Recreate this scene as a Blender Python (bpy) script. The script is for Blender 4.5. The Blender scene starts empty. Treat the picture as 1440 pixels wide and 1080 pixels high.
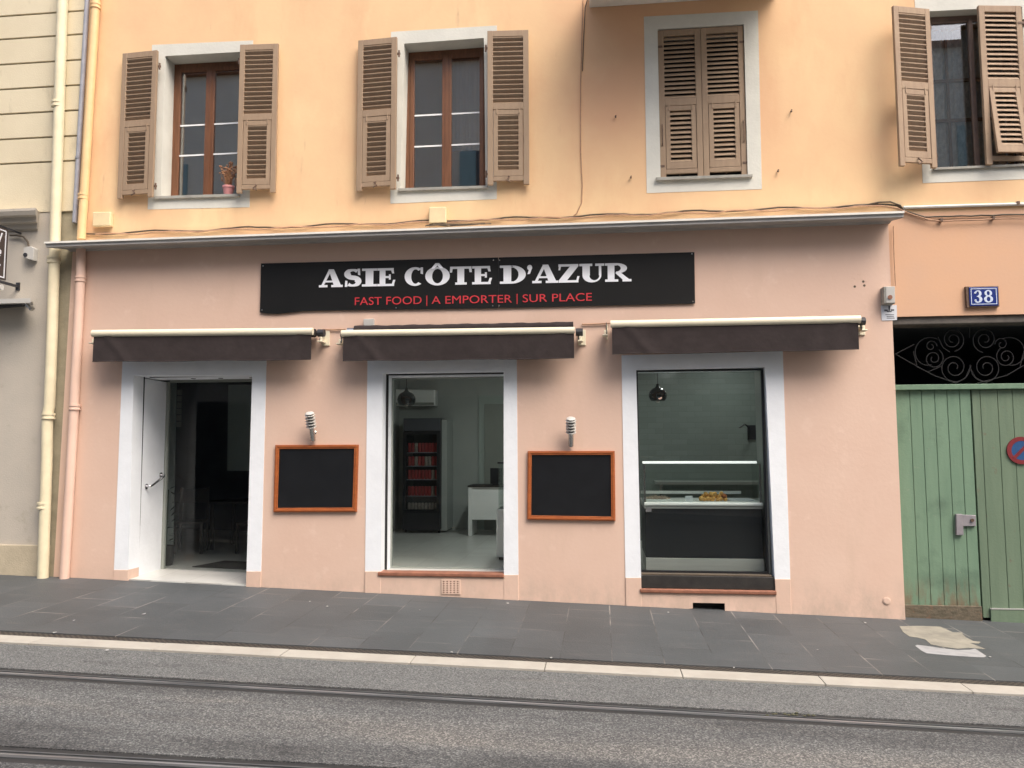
import bpy, math, random
from mathutils import Vector, Matrix
random.seed(7)
sc = bpy.context.scene
col = sc.collection
R = math.radians

# ------------------------------------------------------------------ camera
YAW, PITCH, ROLL, F = R(6.46), R(4.64), R(-0.215), 1100.0
CAM = Vector((0, -9, 1.755))
cy, sy, cp, sp, cr, sr = math.cos(YAW), math.sin(YAW), math.cos(PITCH), math.sin(PITCH), math.cos(ROLL), math.sin(ROLL)
fw = Vector((-sy*cp, cy*cp, sp)); r0 = Vector((cy, sy, 0)); u0 = r0.cross(fw)
rt = cr*r0 + sr*u0; up = -sr*r0 + cr*u0
cam_d = bpy.data.cameras.new('camera'); cam = bpy.data.objects.new('camera', cam_d); col.objects.link(cam)
cam.matrix_world = Matrix(((rt.x, up.x, -fw.x, CAM.x), (rt.y, up.y, -fw.y, CAM.y), (rt.z, up.z, -fw.z, CAM.z), (0, 0, 0, 1)))
cam_d.sensor_width = 36; cam_d.lens = F/1440*36; cam_d.clip_end = 500
sc.camera = cam

# ------------------------------------------------------------------ light
SUN_DIR = Vector((0.66, -0.62, 1.35)).normalized()
el = math.asin(SUN_DIR.z)
w = bpy.data.worlds.new('World'); sc.world = w; w.use_nodes = True
nt = w.node_tree; bgn = nt.nodes['Background']
sky = nt.nodes.new('ShaderNodeTexSky'); sky.sky_type = 'NISHITA'; sky.sun_disc = False
sky.sun_elevation = el; sky.sun_rotation = math.atan2(SUN_DIR.x, SUN_DIR.y)
sky.air_density = 1.0; sky.dust_density = 6.0; sky.ozone_density = 0.6
nt.links.new(sky.outputs[0], bgn.inputs[0]); bgn.inputs[1].default_value = 0.15
sun_d = bpy.data.lights.new('sun', 'SUN'); sun = bpy.data.objects.new('sun', sun_d); col.objects.link(sun)
sun_d.energy = 1.3; sun_d.angle = R(44); sun_d.color = (1.0, 0.965, 0.915)
sun.rotation_euler = SUN_DIR.to_track_quat('Z', 'Y').to_euler()
sc.view_settings.view_transform = 'Standard'; sc.view_settings.look = 'None'
sc.view_settings.gamma = 1; sc.view_settings.exposure = 1.0
sc.render.engine = 'CYCLES'
sc.cycles.max_bounces = 8; sc.cycles.transparent_max_bounces = 16

# ------------------------------------------------------------------ measuring helpers
def ray(px, py): return rt*((px-720)/F) + up*((540-py)/F) + fw
def P(px, py, Y=0.0):
    d = ray(px, py); return CAM + d*((Y-CAM.y)/d.y)
def PX(px, py, X):
    d = ray(px, py); return CAM + d*((X-CAM.x)/d.x)
def PZ(px, py, Z):
    d = ray(px, py); return CAM + d*((Z-CAM.z)/d.z)
GX, GY = -0.0313, 0.02
def gz(x, y): return GX*x + GY*y
def G(px, py, dz=0.0):
    d = ray(px, py); t = (GX*CAM.x+GY*CAM.y+dz-CAM.z)/(d.z-GX*d.x-GY*d.y); return CAM + d*t

# ------------------------------------------------------------------ materials
def mat(name, c, rough=0.75, var=0.12, vscale=3.0, bump=0.0, bscale=60.0, metal=0.0, c2=None, spec=0.5, stretch=None, coat=0.0, detail=6.0):
    m = bpy.data.materials.new(name); m.use_nodes = True
    N = m.node_tree.nodes; L = m.node_tree.links; b = N['Principled BSDF']
    b.inputs['Roughness'].default_value = rough; b.inputs['Metallic'].default_value = metal
    b.inputs['Specular IOR Level'].default_value = spec
    b.inputs['Coat Weight'].default_value = coat
    c2 = c2 or tuple(x*(1-var) for x in c)
    geo = N.new('ShaderNodeNewGeometry'); mp = N.new('ShaderNodeMapping')
    L.new(geo.outputs['Position'], mp.inputs[0])
    if stretch: mp.inputs['Scale'].default_value = stretch
    n = N.new('ShaderNodeTexNoise'); n.inputs['Scale'].default_value = vscale; n.inputs['Detail'].default_value = detail
    n.inputs['Roughness'].default_value = 0.6
    L.new(mp.outputs[0], n.inputs['Vector'])
    rmp = N.new('ShaderNodeValToRGB'); rmp.color_ramp.elements[0].position = 0.35; rmp.color_ramp.elements[1].position = 0.65
    rmp.color_ramp.elements[0].color = (*c2, 1); rmp.color_ramp.elements[1].color = (*c, 1)
    L.new(n.outputs['Fac'], rmp.inputs[0]); L.new(rmp.outputs[0], b.inputs['Base Color'])
    if bump:
        n2 = N.new('ShaderNodeTexNoise'); n2.inputs['Scale'].default_value = bscale; n2.inputs['Detail'].default_value = 4
        L.new(geo.outputs['Position'], n2.inputs['Vector'])
        bp = N.new('ShaderNodeBump'); bp.inputs['Strength'].default_value = bump; bp.inputs['Distance'].default_value = 0.01
        L.new(n2.outputs['Fac'], bp.inputs['Height']); L.new(bp.outputs[0], b.inputs['Normal'])
    return m

def mixin(m, c, scale, lo, hi, stretch=None, seed=0.0, zfade=None, xband=(), yband=()):
    """blend another colour over the base by a noise mask (stains, wear, a tone holding some shade); zfade=(z0,z1) limits to a height band"""
    N = m.node_tree.nodes; L = m.node_tree.links; b = N['Principled BSDF']
    src = b.inputs['Base Color'].links[0].from_socket
    geo = N.new('ShaderNodeNewGeometry'); mp = N.new('ShaderNodeMapping'); L.new(geo.outputs['Position'], mp.inputs[0])
    mp.inputs['Location'].default_value = (seed, seed*1.7, seed*0.3)
    if stretch: mp.inputs['Scale'].default_value = stretch
    n = N.new('ShaderNodeTexNoise'); n.inputs['Scale'].default_value = scale; n.inputs['Detail'].default_value = 7; n.inputs['Roughness'].default_value = 0.62
    L.new(mp.outputs[0], n.inputs['Vector'])
    mr = N.new('ShaderNodeMapRange'); mr.inputs[1].default_value = lo; mr.inputs[2].default_value = hi
    L.new(n.outputs['Fac'], mr.inputs[0]); fac = mr.outputs[0]
    if zfade:
        sx = N.new('ShaderNodeSeparateXYZ'); L.new(geo.outputs['Position'], sx.inputs[0])
        m2 = N.new('ShaderNodeMapRange'); m2.inputs[1].default_value = zfade[0]; m2.inputs[2].default_value = zfade[1]
        L.new(sx.outputs[2], m2.inputs[0])
        mu = N.new('ShaderNodeMath'); mu.operation = 'MULTIPLY'; L.new(fac, mu.inputs[0]); L.new(m2.outputs[0], mu.inputs[1]); fac = mu.outputs[0]
    for ax_, a_, b_ in [(0, *q_) for q_ in xband]+[(1, *q_) for q_ in yband]:
        sx = N.new('ShaderNodeSeparateXYZ'); L.new(geo.outputs['Position'], sx.inputs[0])
        m2 = N.new('ShaderNodeMapRange'); m2.interpolation_type = 'SMOOTHSTEP'; m2.inputs[1].default_value = a_; m2.inputs[2].default_value = b_
        L.new(sx.outputs[ax_], m2.inputs[0])
        mu = N.new('ShaderNodeMath'); mu.operation = 'MULTIPLY'; L.new(fac, mu.inputs[0]); L.new(m2.outputs[0], mu.inputs[1]); fac = mu.outputs[0]
    mx = N.new('ShaderNodeMix'); mx.data_type = 'RGBA'
    L.new(fac, mx.inputs['Factor']); L.new(src, mx.inputs['A']); mx.inputs['B'].default_value = (*c, 1)
    L.new(mx.outputs['Result'], b.inputs['Base Color'])
    return m

M = {}
M['peach'] = mat('peach_plaster', (0.79, 0.56, 0.315), 0.9, c2=(0.745, 0.48, 0.275), vscale=0.9, bump=0.10, bscale=22, detail=9)
mixin(M['peach'], (0.70, 0.42, 0.235), 2.2, 0.52, 0.85, stretch=(1.0, 1, 0.35), seed=3)
mixin(M['peach'], (0.86, 0.66, 0.38), 1.3, 0.55, 0.9, stretch=(1.0, 1, 0.5), seed=11)
mixin(M['peach'], (0.58, 0.36, 0.22), 11.0, 0.66, 0.82, stretch=(1.0, 1, 0.16), seed=5)
mixin(M['peach'], (0.70, 0.415, 0.245), 0.8, 0.25, 0.62, seed=15, xband=((-1.2, 0.1), (3.2, 0.9)), zfade=(4.6, 5.6))  # more orange paint around the balcony, with some shade worked into the colour
M['orange'] = mat('orange_plaster', (0.66, 0.40, 0.25), 0.9, c2=(0.62, 0.39, 0.26), vscale=1.4, bump=0.1, bscale=30)
M['pink'] = mat('pink_plaster', (0.67, 0.485, 0.385), 0.88, c2=(0.645, 0.455, 0.358), vscale=1.3, bump=0.12, bscale=26, detail=8)
mixin(M['pink'], (0.73, 0.55, 0.45), 5.0, 0.6, 0.85, seed=9)
mixin(M['pink'], (0.60, 0.41, 0.32), 26.0, 0.70, 0.80, seed=2)
mixin(M['pink'], (0.44, 0.34, 0.27), 7.0, 0.40, 0.75, seed=52, stretch=(1, 1, 0.5), zfade=(0.38, -0.1))
mixin(M['pink'], (0.60, 0.43, 0.33), 2.2, 0.55, 0.8, seed=62, stretch=(1, 1, 0.25))
M['pinkpipe'] = mat('pink_painted_pipe', (0.72, 0.51, 0.41), 0.6, var=0.08)
M['white'] = mat('white_paint', (0.80, 0.83, 0.86), 0.7, var=0.06, vscale=4, bump=0.2, bscale=26)
mixin(M['white'], (0.55, 0.54, 0.50), 14.0, 0.68, 0.85, seed=4)
M['offwhite'] = mat('window_surround_paint', (0.66, 0.65, 0.58), 0.85, var=0.10, vscale=3, bump=0.25, bscale=30)
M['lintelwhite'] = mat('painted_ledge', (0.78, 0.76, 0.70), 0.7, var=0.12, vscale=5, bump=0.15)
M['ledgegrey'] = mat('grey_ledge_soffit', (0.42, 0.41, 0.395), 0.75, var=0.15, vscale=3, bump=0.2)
M['cream'] = mat('cream_pipe', (0.74, 0.66, 0.46), 0.55, var=0.12, vscale=6)
M['creambox'] = mat('cream_plastic', (0.74, 0.60, 0.36), 0.6, var=0.1, vscale=9)
M['orangepipe'] = mat('orange_painted_pipe', (0.78, 0.53, 0.27), 0.55, var=0.1, vscale=5)
M['greypipe'] = mat('grey_pipe', (0.36, 0.37, 0.42), 0.5, var=0.15, vscale=8)
M['beige'] = mat('beige_plaster', (0.68, 0.60, 0.43), 0.88, c2=(0.62, 0.54, 0.38), vscale=1.2, bump=0.25)
mixin(M['beige'], (0.42, 0.36, 0.25), 5.0, 0.60, 0.85, seed=7, stretch=(1, 1, 0.4))
M['beigelow'] = mat('beige_grey_plaster', (0.50, 0.45, 0.38), 0.88, c2=(0.45, 0.41, 0.35), vscale=1.6, bump=0.25)
mixin(M['beigelow'], (0.33, 0.29, 0.22), 6.0, 0.60, 0.9, seed=8)
M['olive'] = mat('stained_plaster_strip', (0.34, 0.30, 0.21), 0.9, c2=(0.26, 0.23, 0.16), vscale=5, bump=0.3)
M['plinth'] = mat('plinth_stone', (0.50, 0.43, 0.31), 0.9, c2=(0.42, 0.36, 0.26), vscale=5, bump=0.35)
M['brown'] = mat('brown_window_wood', (0.195, 0.080, 0.036), 0.42, var=0.3, vscale=8, stretch=(4, 4, 0.4))
M['brown4'] = mat('old_brown_window', (0.20, 0.135, 0.105), 0.55, var=0.2, vscale=8)
M['shutter'] = mat('taupe_shutter_paint', (0.335, 0.238, 0.155), 0.7, c2=(0.295, 0.205, 0.133), vscale=7, bump=0.15, bscale=50, stretch=(3, 3, 0.6))
mixin(M['shutter'], (0.37, 0.25, 0.17), 9.0, 0.62, 0.8, seed=4)
M['shutterold'] = mat('weathered_shutter_paint', (0.37, 0.265, 0.175), 0.75, c2=(0.31, 0.215, 0.145), vscale=7, bump=0.2, bscale=50, stretch=(3, 3, 0.6))
mixin(M['shutterold'], (0.20, 0.11, 0.07), 16.0, 0.64, 0.78, seed=4)
M['iron'] = mat('rusty_iron', (0.16, 0.10, 0.07), 0.6, var=0.4, vscale=30, metal=0.3)
M['black'] = mat('black_gap', (0.012, 0.012, 0.012), 0.6, var=0.2)
M['chalk'] = mat('black_slate_board', (0.011, 0.012, 0.014), 0.32, var=0.25, vscale=6)
M['framewood'] = mat('orange_brown_wood', (0.40, 0.115, 0.030), 0.45, c2=(0.30, 0.08, 0.022), vscale=5, stretch=(1.5, 8, 5), bump=0.1)
M['signblack'] = mat('black_sign_panel', (0.010, 0.010, 0.010), 0.5, var=0.2, vscale=2, spec=0.25)
M['red'] = mat('red_sign_lettering', (0.55, 0.035, 0.045), 0.5, var=0.05)
M['valance'] = mat('dark_brown_awning_cloth', (0.031, 0.022, 0.0215), 0.95, c2=(0.023, 0.016, 0.0155), vscale=9, bump=0.35, bscale=16)
M['awnbar'] = mat('cream_awning_bar', (0.74, 0.68, 0.52), 0.4, var=0.06, vscale=6)
M['steel'] = mat('brushed_steel', (0.55, 0.54, 0.52), 0.25, var=0.1, metal=1.0)
M['chrome'] = mat('chrome', (0.6, 0.6, 0.62), 0.12, var=0.05, metal=1.0)
M['lampwhite'] = mat('lamp_white_ring', (0.50, 0.49, 0.46), 0.35, var=0.08)
M['darkmech'] = mat('dark_mechanism', (0.03, 0.03, 0.035), 0.5, var=0.3, vscale=30)
M['cable'] = mat('dark_cable', (0.10, 0.075, 0.05), 0.7, var=0.3, vscale=20)
M['cablepeach'] = mat('painted_cable', (0.48, 0.28, 0.17), 0.7, var=0.2, vscale=20)
M['green'] = mat('faded_green_gate_paint', (0.158, 0.250, 0.168), 0.7, c2=(0.132, 0.218, 0.145), vscale=2.5, bump=0.2, bscale=50, stretch=(5, 5, 0.5))
mixin(M['green'], (0.075, 0.125, 0.085), 2.6, 0.52, 0.8, seed=6)
mixin(M['green'], (0.15, 0.13, 0.11), 16.0, 0.70, 0.78, seed=16)
mixin(M['green'], (0.17, 0.10, 0.06), 14.0, 0.45, 0.6, seed=46, stretch=(1, 1, 0.25), zfade=(0.35, -0.05))
mixin(M['green'], (0.21, 0.26, 0.19), 20.0, 0.66, 0.72, seed=36)
M['green2'] = mat('olive_green_gate_paint', (0.142, 0.200, 0.132), 0.7, c2=(0.118, 0.172, 0.112), vscale=2.5, bump=0.2, bscale=50, stretch=(5, 5, 0.5))
mixin(M['green2'], (0.14, 0.10, 0.07), 9.0, 0.62, 0.74, seed=26)
M['rot'] = mat('rotten_wood', (0.15, 0.12, 0.085), 0.95, c2=(0.085, 0.075, 0.05), vscale=12, bump=0.7, bscale=40, stretch=(1, 1, 3))
mixin(M['rot'], (0.20, 0.10, 0.06), 9.0, 0.56, 0.7, seed=1)
M['lockgrey'] = mat('grey_lock_plate', (0.30, 0.28, 0.30), 0.5, var=0.15, vscale=15, metal=0.2)
M['signblue'] = mat('enamel_blue', (0.018, 0.036, 0.20), 0.22, var=0.1, coat=0.5)
M['enamelwhite'] = mat('enamel_white', (0.62, 0.70, 0.85), 0.25, var=0.03)
M['signred'] = mat('faded_red', (0.20, 0.025, 0.03), 0.4, var=0.2, vscale=12)
M['signmidblue'] = mat('faded_blue', (0.022, 0.085, 0.22), 0.4, var=0.2, vscale=12)
M['terracotta'] = mat('terracotta_tile', (0.30, 0.125, 0.075), 0.55, var=0.3, vscale=10, bump=0.1)
M['darksill'] = mat('dark_stone_sill', (0.030, 0.027, 0.024), 0.55, c2=(0.018, 0.016, 0.015), vscale=8, bump=0.15)
M['brownsill'] = mat('brown_stone_edge', (0.11, 0.085, 0.06), 0.5, var=0.3, vscale=8)
M['tilewall'] = None
M['intwall'] = mat('interior_wall', (0.45, 0.48, 0.46), 0.8, var=0.08, vscale=2)
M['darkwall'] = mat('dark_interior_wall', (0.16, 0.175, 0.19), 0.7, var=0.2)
M['greywall'] = mat('grey_green_panel', (0.42, 0.48, 0.45), 0.7, var=0.08)
M['doorgrey'] = mat('interior_door_paint', (0.30, 0.32, 0.29), 0.6, var=0.05)
M['intwhite'] = mat('interior_white_gloss', (0.88, 0.89, 0.88), 0.25, var=0.04)
M['fridgeblack'] = mat('fridge_black', (0.010, 0.011, 0.014), 0.5, var=0.1)
M['fridgegrey'] = mat('fridge_header', (0.075, 0.08, 0.095), 0.4, var=0.1)
M['canred'] = mat('red_can', (0.48, 0.055, 0.06), 0.35, var=0.2, vscale=30)
M['canlight'] = mat('pale_can', (0.5, 0.4, 0.38), 0.35, var=0.4, vscale=30)
M['shelfwire'] = mat('fridge_shelf', (0.35, 0.33, 0.40), 0.4, var=0.1)
M['kick'] = mat('kick_plate_steel', (0.42, 0.42, 0.40), 0.5, var=0.12, vscale=3, metal=0.2, stretch=(0.5, 1, 6))
M['food'] = mat('golden_fried_dough', (0.85, 0.50, 0.16), 0.75, c2=(0.62, 0.30, 0.08), vscale=22, bump=0.8, bscale=90)
M['noodle'] = mat('pale_salad', (0.60, 0.50, 0.42), 0.8, c2=(0.35, 0.22, 0.16), vscale=40, bump=0.8, bscale=90)
M['paper'] = mat('white_paper', (0.62, 0.64, 0.68), 0.8, var=0.04)
M['litter'] = mat('pale_litter', (0.40, 0.40, 0.39), 0.9, var=0.3, vscale=90)
M['curtain'] = mat('grey_lilac_curtain', (0.62, 0.60, 0.66), 0.9, var=0.12, vscale=4, stretch=(8, 8, 0.2))
M['lace'] = mat('white_lace_curtain', (0.90, 0.93, 0.91), 0.9, c2=(0.55, 0.60, 0.60), vscale=14, stretch=(2.2, 1, 1))
M['pot'] = mat('pink_pot', (0.62, 0.27, 0.27), 0.6, var=0.1)
M['dried'] = mat('dried_flower', (0.26, 0.10, 0.055), 0.9, c2=(0.40, 0.24, 0.12), vscale=50)
M['leaf'] = mat('dark_leaf', (0.022, 0.042, 0.025), 0.6, var=0.3, vscale=20)
M['signbrown'] = mat('dark_brown_sign', (0.055, 0.040, 0.034), 0.5, var=0.15)
M['kerb'] = mat('cream_kerb_stone', (0.385, 0.365, 0.32), 0.85, c2=(0.335, 0.315, 0.275), vscale=4, bump=0.25, bscale=60)
mixin(M['kerb'], (0.26, 0.23, 0.20), 7.0, 0.62, 0.85, seed=12)
M['concrete'] = mat('beige_concrete', (0.28, 0.265, 0.215), 0.92, c2=(0.19, 0.18, 0.15), vscale=5, bump=0.4, bscale=60)
M['whitepatch'] = mat('white_painted_cover', (0.32, 0.325, 0.33), 0.7, var=0.2, vscale=9)
M['rail'] = mat('tram_rail_steel', (0.13, 0.135, 0.14), 0.55, c2=(0.08, 0.085, 0.09), vscale=6, metal=0.35, stretch=(0.3, 8, 1))
M['railshine'] = mat('polished_rail', (0.42, 0.42, 0.43), 0.3, c2=(0.16, 0.16, 0.165), vscale=3, metal=0.5, stretch=(0.4, 4, 1))
M['railgroove'] = mat('rail_groove_rubber', (0.028, 0.028, 0.028), 0.7, var=0.3, vscale=9)
M['moss'] = mat('moss', (0.10, 0.10, 0.06), 0.95, var=0.5, vscale=60)
M['opp'] = mat('opposite_plaster', (0.78, 0.72, 0.62), 0.9, var=0.12, vscale=0.8)
M['oppshut'] = mat('opposite_shutter', (0.30, 0.44, 0.46), 0.7, var=0.15)
M['opplow'] = mat('opposite_shopfront', (0.10, 0.09, 0.09), 0.4, var=0.3, vscale=0.7)
M['roof'] = mat('roof_tile', (0.35, 0.17, 0.10), 0.85, var=0.3, vscale=6)

def glass_mat(name, tint=(0.86, 0.93, 0.90), refl=1.6, rough=0.0):
    m = bpy.data.materials.new(name); m.use_nodes = True; N = m.node_tree.nodes; L = m.node_tree.links
    N.remove(N['Principled BSDF']); out = N['Material Output']
    t = N.new('ShaderNodeBsdfTransparent'); t.inputs[0].default_value = (*tint, 1)
    g = N.new('ShaderNodeBsdfGlossy'); g.inputs['Roughness'].default_value = rough
    fr = N.new('ShaderNodeFresnel'); fr.inputs[0].default_value = 1.5
    mu = N.new('ShaderNodeMath'); mu.operation = 'MULTIPLY'; mu.inputs[1].default_value = refl; mu.use_clamp = True
    L.new(fr.outputs[0], mu.inputs[0]); mx = N.new('ShaderNodeMixShader')
    L.new(mu.outputs[0], mx.inputs[0]); L.new(t.outputs[0], mx.inputs[1]); L.new(g.outputs[0], mx.inputs[2]); L.new(mx.outputs[0], out.inputs[0])
    return m
M['glass'] = glass_mat('shop_glass', (0.96, 0.985, 0.975), 0.45)
M['glass4'] = glass_mat('lace_window_glass', (0.92, 0.94, 0.94), 3.0)
M['glassup'] = glass_mat('window_glass', (0.85, 0.87, 0.87), 5.5)

# silver lettering printed with a grey-to-white fade from top to bottom
def silver():
    m = mat('silver_lettering', (0.7, 0.7, 0.7), 0.45, var=0.02); N = m.node_tree.nodes; L = m.node_tree.links; b = N['Principled BSDF']
    tc = N.new('ShaderNodeTexCoord'); sx = N.new('ShaderNodeSeparateXYZ'); L.new(tc.outputs['Generated'], sx.inputs[0])
    rp = N.new('ShaderNodeValToRGB'); e = rp.color_ramp.elements; e[0].color = (0.86, 0.88, 0.92, 1); e[1].color = (0.46, 0.47, 0.49, 1)
    e[0].position = 0.3; e[1].position = 0.95
    L.new(sx.outputs[2], rp.inputs[0]); L.new(rp.outputs[0], b.inputs['Base Color']); return m
M['silver'] = silver()

def paving():
    m = mat('dark_slate_paving', (0.071, 0.078, 0.082), 0.6, c2=(0.058, 0.064, 0.067), vscale=1.1, bump=0.35, bscale=70)
    N = m.node_tree.nodes; L = m.node_tree.links; b = N['Principled BSDF']
    mixin(m, (0.105, 0.104, 0.102), 6.0, 0.55, 0.9, seed=3, stretch=(0.35, 1.5, 1))
    mixin(m, (0.055, 0.055, 0.058), 3.0, 0.60, 0.9, seed=23)
    src = b.inputs['Base Color'].links[0].from_socket
    geo = N.new('ShaderNodeNewGeometry'); mp = N.new('ShaderNodeMapping'); L.new(geo.outputs['Position'], mp.inputs[0])
    mp.inputs['Rotation'].default_value = (0, 0, R(90)); mp.inputs['Location'].default_value = (0.05, 0.37, 0)
    br = N.new('ShaderNodeTexBrick'); br.offset = 0.42; br.inputs['Scale'].default_value = 1.0
    br.inputs['Brick Width'].default_value = 0.66; br.inputs['Row Height'].default_value = 0.44
    br.inputs['Mortar Size'].default_value = 0.006; br.inputs['Mortar Smooth'].default_value = 0.3
    br.inputs['Color1'].default_value = (0.86, 0.86, 0.86, 1); br.inputs['Color2'].default_value = (1.1, 1.1, 1.1, 1); br.inputs['Mortar'].default_value = (1, 1, 1, 1)
    L.new(mp.outputs[0], br.inputs['Vector'])
    mx = N.new('ShaderNodeMix'); mx.data_type = 'RGBA'; mx.blend_type = 'MULTIPLY'; mx.inputs['Factor'].default_value = 1
    L.new(src, mx.inputs['A']); L.new(br.outputs['Color'], mx.inputs['B'])
    # pale or dark joints, broken up
    nj = N.new('ShaderNodeTexNoise'); nj.inputs['Scale'].default_value = 0.9; L.new(geo.outputs['Position'], nj.inputs['Vector'])
    rj = N.new('ShaderNodeValToRGB'); rj.color_ramp.elements[0].position = 0.46; rj.color_ramp.elements[1].position = 0.56
    rj.color_ramp.elements[0].color = (0.028, 0.028, 0.028, 1); rj.color_ramp.elements[1].color = (0.24, 0.225, 0.205, 1); L.new(nj.outputs['Fac'], rj.inputs[0])
    nk = N.new('ShaderNodeTexNoise'); nk.inputs['Scale'].default_value = 2.4; nk.inputs['Detail'].default_value = 4; L.new(geo.outputs['Position'], nk.inputs['Vector'])
    mk = N.new('ShaderNodeMapRange'); mk.inputs[1].default_value = 0.41; mk.inputs[2].default_value = 0.62; L.new(nk.outputs['Fac'], mk.inputs[0])
    mm = N.new('ShaderNodeMath'); mm.operation = 'MULTIPLY'; L.new(br.outputs['Fac'], mm.inputs[0]); L.new(mk.outputs[0], mm.inputs[1])
    m3 = N.new('ShaderNodeMix'); m3.data_type = 'RGBA'; L.new(mm.outputs[0], m3.inputs['Factor']); L.new(mx.outputs['Result'], m3.inputs['A']); L.new(rj.outputs[0], m3.inputs['B'])
    L.new(m3.outputs['Result'], b.inputs['Base Color'])
    return m
M['paving'] = paving()

def asphalt(name='asphalt', vs=115, hi=2.3, A=(0.112, 0.117, 0.117), B=(0.090, 0.094, 0.095), bands=False):
    m = mat(name, A, 0.9, c2=B, vscale=1.2, bump=0.6, bscale=110, stretch=(0.5, 1.6, 1))
    N = m.node_tree.nodes; L = m.node_tree.links; b = N['Principled BSDF']
    mixin(m, (0.052, 0.053, 0.055), 5.0, 0.55, 0.85, seed=31, stretch=(0.35, 1.6, 1))
    mixin(m, (0.18, 0.17, 0.155), 2.0, 0.60, 0.95, seed=41, stretch=(0.3, 1.6, 1))
    if bands:
        mixin(m, (0.066, 0.068, 0.070), 1.6, 0.50, 0.75, seed=71, stretch=(0.10, 1.5, 1))
        mixin(m, (0.045, 0.046, 0.047), 3.0, 0.30, 0.66, seed=5, stretch=(0.3, 1.5, 1), yband=((-3.75, -3.38),))
        mixin(m, (0.045, 0.046, 0.047), 3.0, 0.30, 0.66, seed=9, stretch=(0.3, 1.5, 1), yband=((-4.08, -4.32),))
        mixin(m, (0.145, 0.140, 0.130), 1.2, 0.42, 0.75, seed=91, stretch=(0.25, 1.5, 1), yband=((-4.25, -4.02), (-3.55, -3.95)))
    src = b.inputs['Base Color'].links[0].from_socket
    geo = N.new('ShaderNodeNewGeometry')
    v = N.new('ShaderNodeTexVoronoi'); v.inputs['Scale'].default_value = vs; L.new(geo.outputs['Position'], v.inputs['Vector'])
    sep = N.new('ShaderNodeSeparateColor'); L.new(v.outputs['Color'], sep.inputs[0])
    rp = N.new('ShaderNodeValToRGB'); e = rp.color_ramp.elements
    e[0].position = 0.0; e[0].color = (0.5, 0.5, 0.51, 1); e[1].position = 1.0; e[1].color = (hi, hi*.98, hi*.94, 1)
    k = e.new(0.45); k.color = (0.85, 0.85, 0.85, 1); k = e.new(0.8); k.color = (1.45, 1.42, 1.38, 1)
    L.new(sep.outputs[0], rp.inputs[0])
    mx = N.new('ShaderNodeMix'); mx.data_type = 'RGBA'; mx.blend_type = 'MULTIPLY'; mx.inputs['Factor'].default_value = 1
    L.new(src, mx.inputs['A']); L.new(rp.outputs[0], mx.inputs['B']); L.new(mx.outputs['Result'], b.inputs['Base Color'])
    return m
M['asphalt'] = asphalt(bands=True)
M['asphalt2'] = asphalt('fine_asphalt', 130, 1.75, (0.116, 0.121, 0.121), (0.106, 0.111, 0.111))

def grate():
    m = mat('iron_drain_grating', (0.055, 0.048, 0.042), 0.6, var=0.3, vscale=5); N = m.node_tree.nodes; L = m.node_tree.links; b = N['Principled BSDF']
    src = b.inputs['Base Color'].links[0].from_socket
    geo = N.new('ShaderNodeNewGeometry'); ch = N.new('ShaderNodeTexChecker'); ch.inputs['Scale'].default_value = 38
    ch.inputs['Color1'].default_value = (0.3, 0.3, 0.3, 1); ch.inputs['Color2'].default_value = (1.4, 1.35, 1.25, 1); L.new(geo.outputs['Position'], ch.inputs['Vector'])
    mx = N.new('ShaderNodeMix'); mx.data_type = 'RGBA'; mx.blend_type = 'MULTIPLY'; mx.inputs['Factor'].default_value = 1
    L.new(src, mx.inputs['A']); L.new(ch.outputs['Color'], mx.inputs['B']); L.new(mx.outputs['Result'], b.inputs['Base Color']); return m
M['grate'] = grate()

def bricky(name, c, w_, h_, mortar, mc, rough, rot):
    m = mat(name, c, rough, var=0.06, vscale=3); N = m.node_tree.nodes; L = m.node_tree.links; b = N['Principled BSDF']
    geo = N.new('ShaderNodeNewGeometry'); mp = N.new('ShaderNodeMapping'); L.new(geo.outputs['Position'], mp.inputs[0]); mp.inputs['Rotation'].default_value = rot
    br = N.new('ShaderNodeTexBrick'); br.inputs['Scale'].default_value = 1; br.inputs['Brick Width'].default_value = w_; br.inputs['Row Height'].default_value = h_
    br.inputs['Mortar Size'].default_value = mortar; br.inputs['Color1'].default_value = (*c, 1); br.inputs['Color2'].default_value = (*[x*0.9 for x in c], 1); br.inputs['Mortar'].default_value = (*mc, 1)
    br.inputs['Mortar Smooth'].default_value = 0.4
    L.new(mp.outputs[0], br.inputs['Vector']); L.new(br.outputs['Color'], b.inputs['Base Color'])
    bp = N.new('ShaderNodeBump'); bp.invert = True; bp.inputs['Strength'].default_value = 0.5; bp.inputs['Distance'].default_value = 0.004
    L.new(br.outputs['Fac'], bp.inputs['Height']); L.new(bp.outputs[0], b.inputs['Normal']); return m
M['tilewall'] = bricky('subway_tiles', (0.26, 0.30, 0.28), 0.24, 0.085, 0.0035, (0.20, 0.23, 0.215), 0.22, (R(90), 0, 0))
M['floortile'] = bricky('white_floor_tiles', (0.60, 0.60, 0.57), 0.9, 0.45, 0.004, (0.38, 0.37, 0.35), 0.28, (0, 0, R(90)))
mixin(M['floortile'], (0.47, 0.46, 0.43), 2.5, 0.5, 0.75, seed=2)

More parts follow.
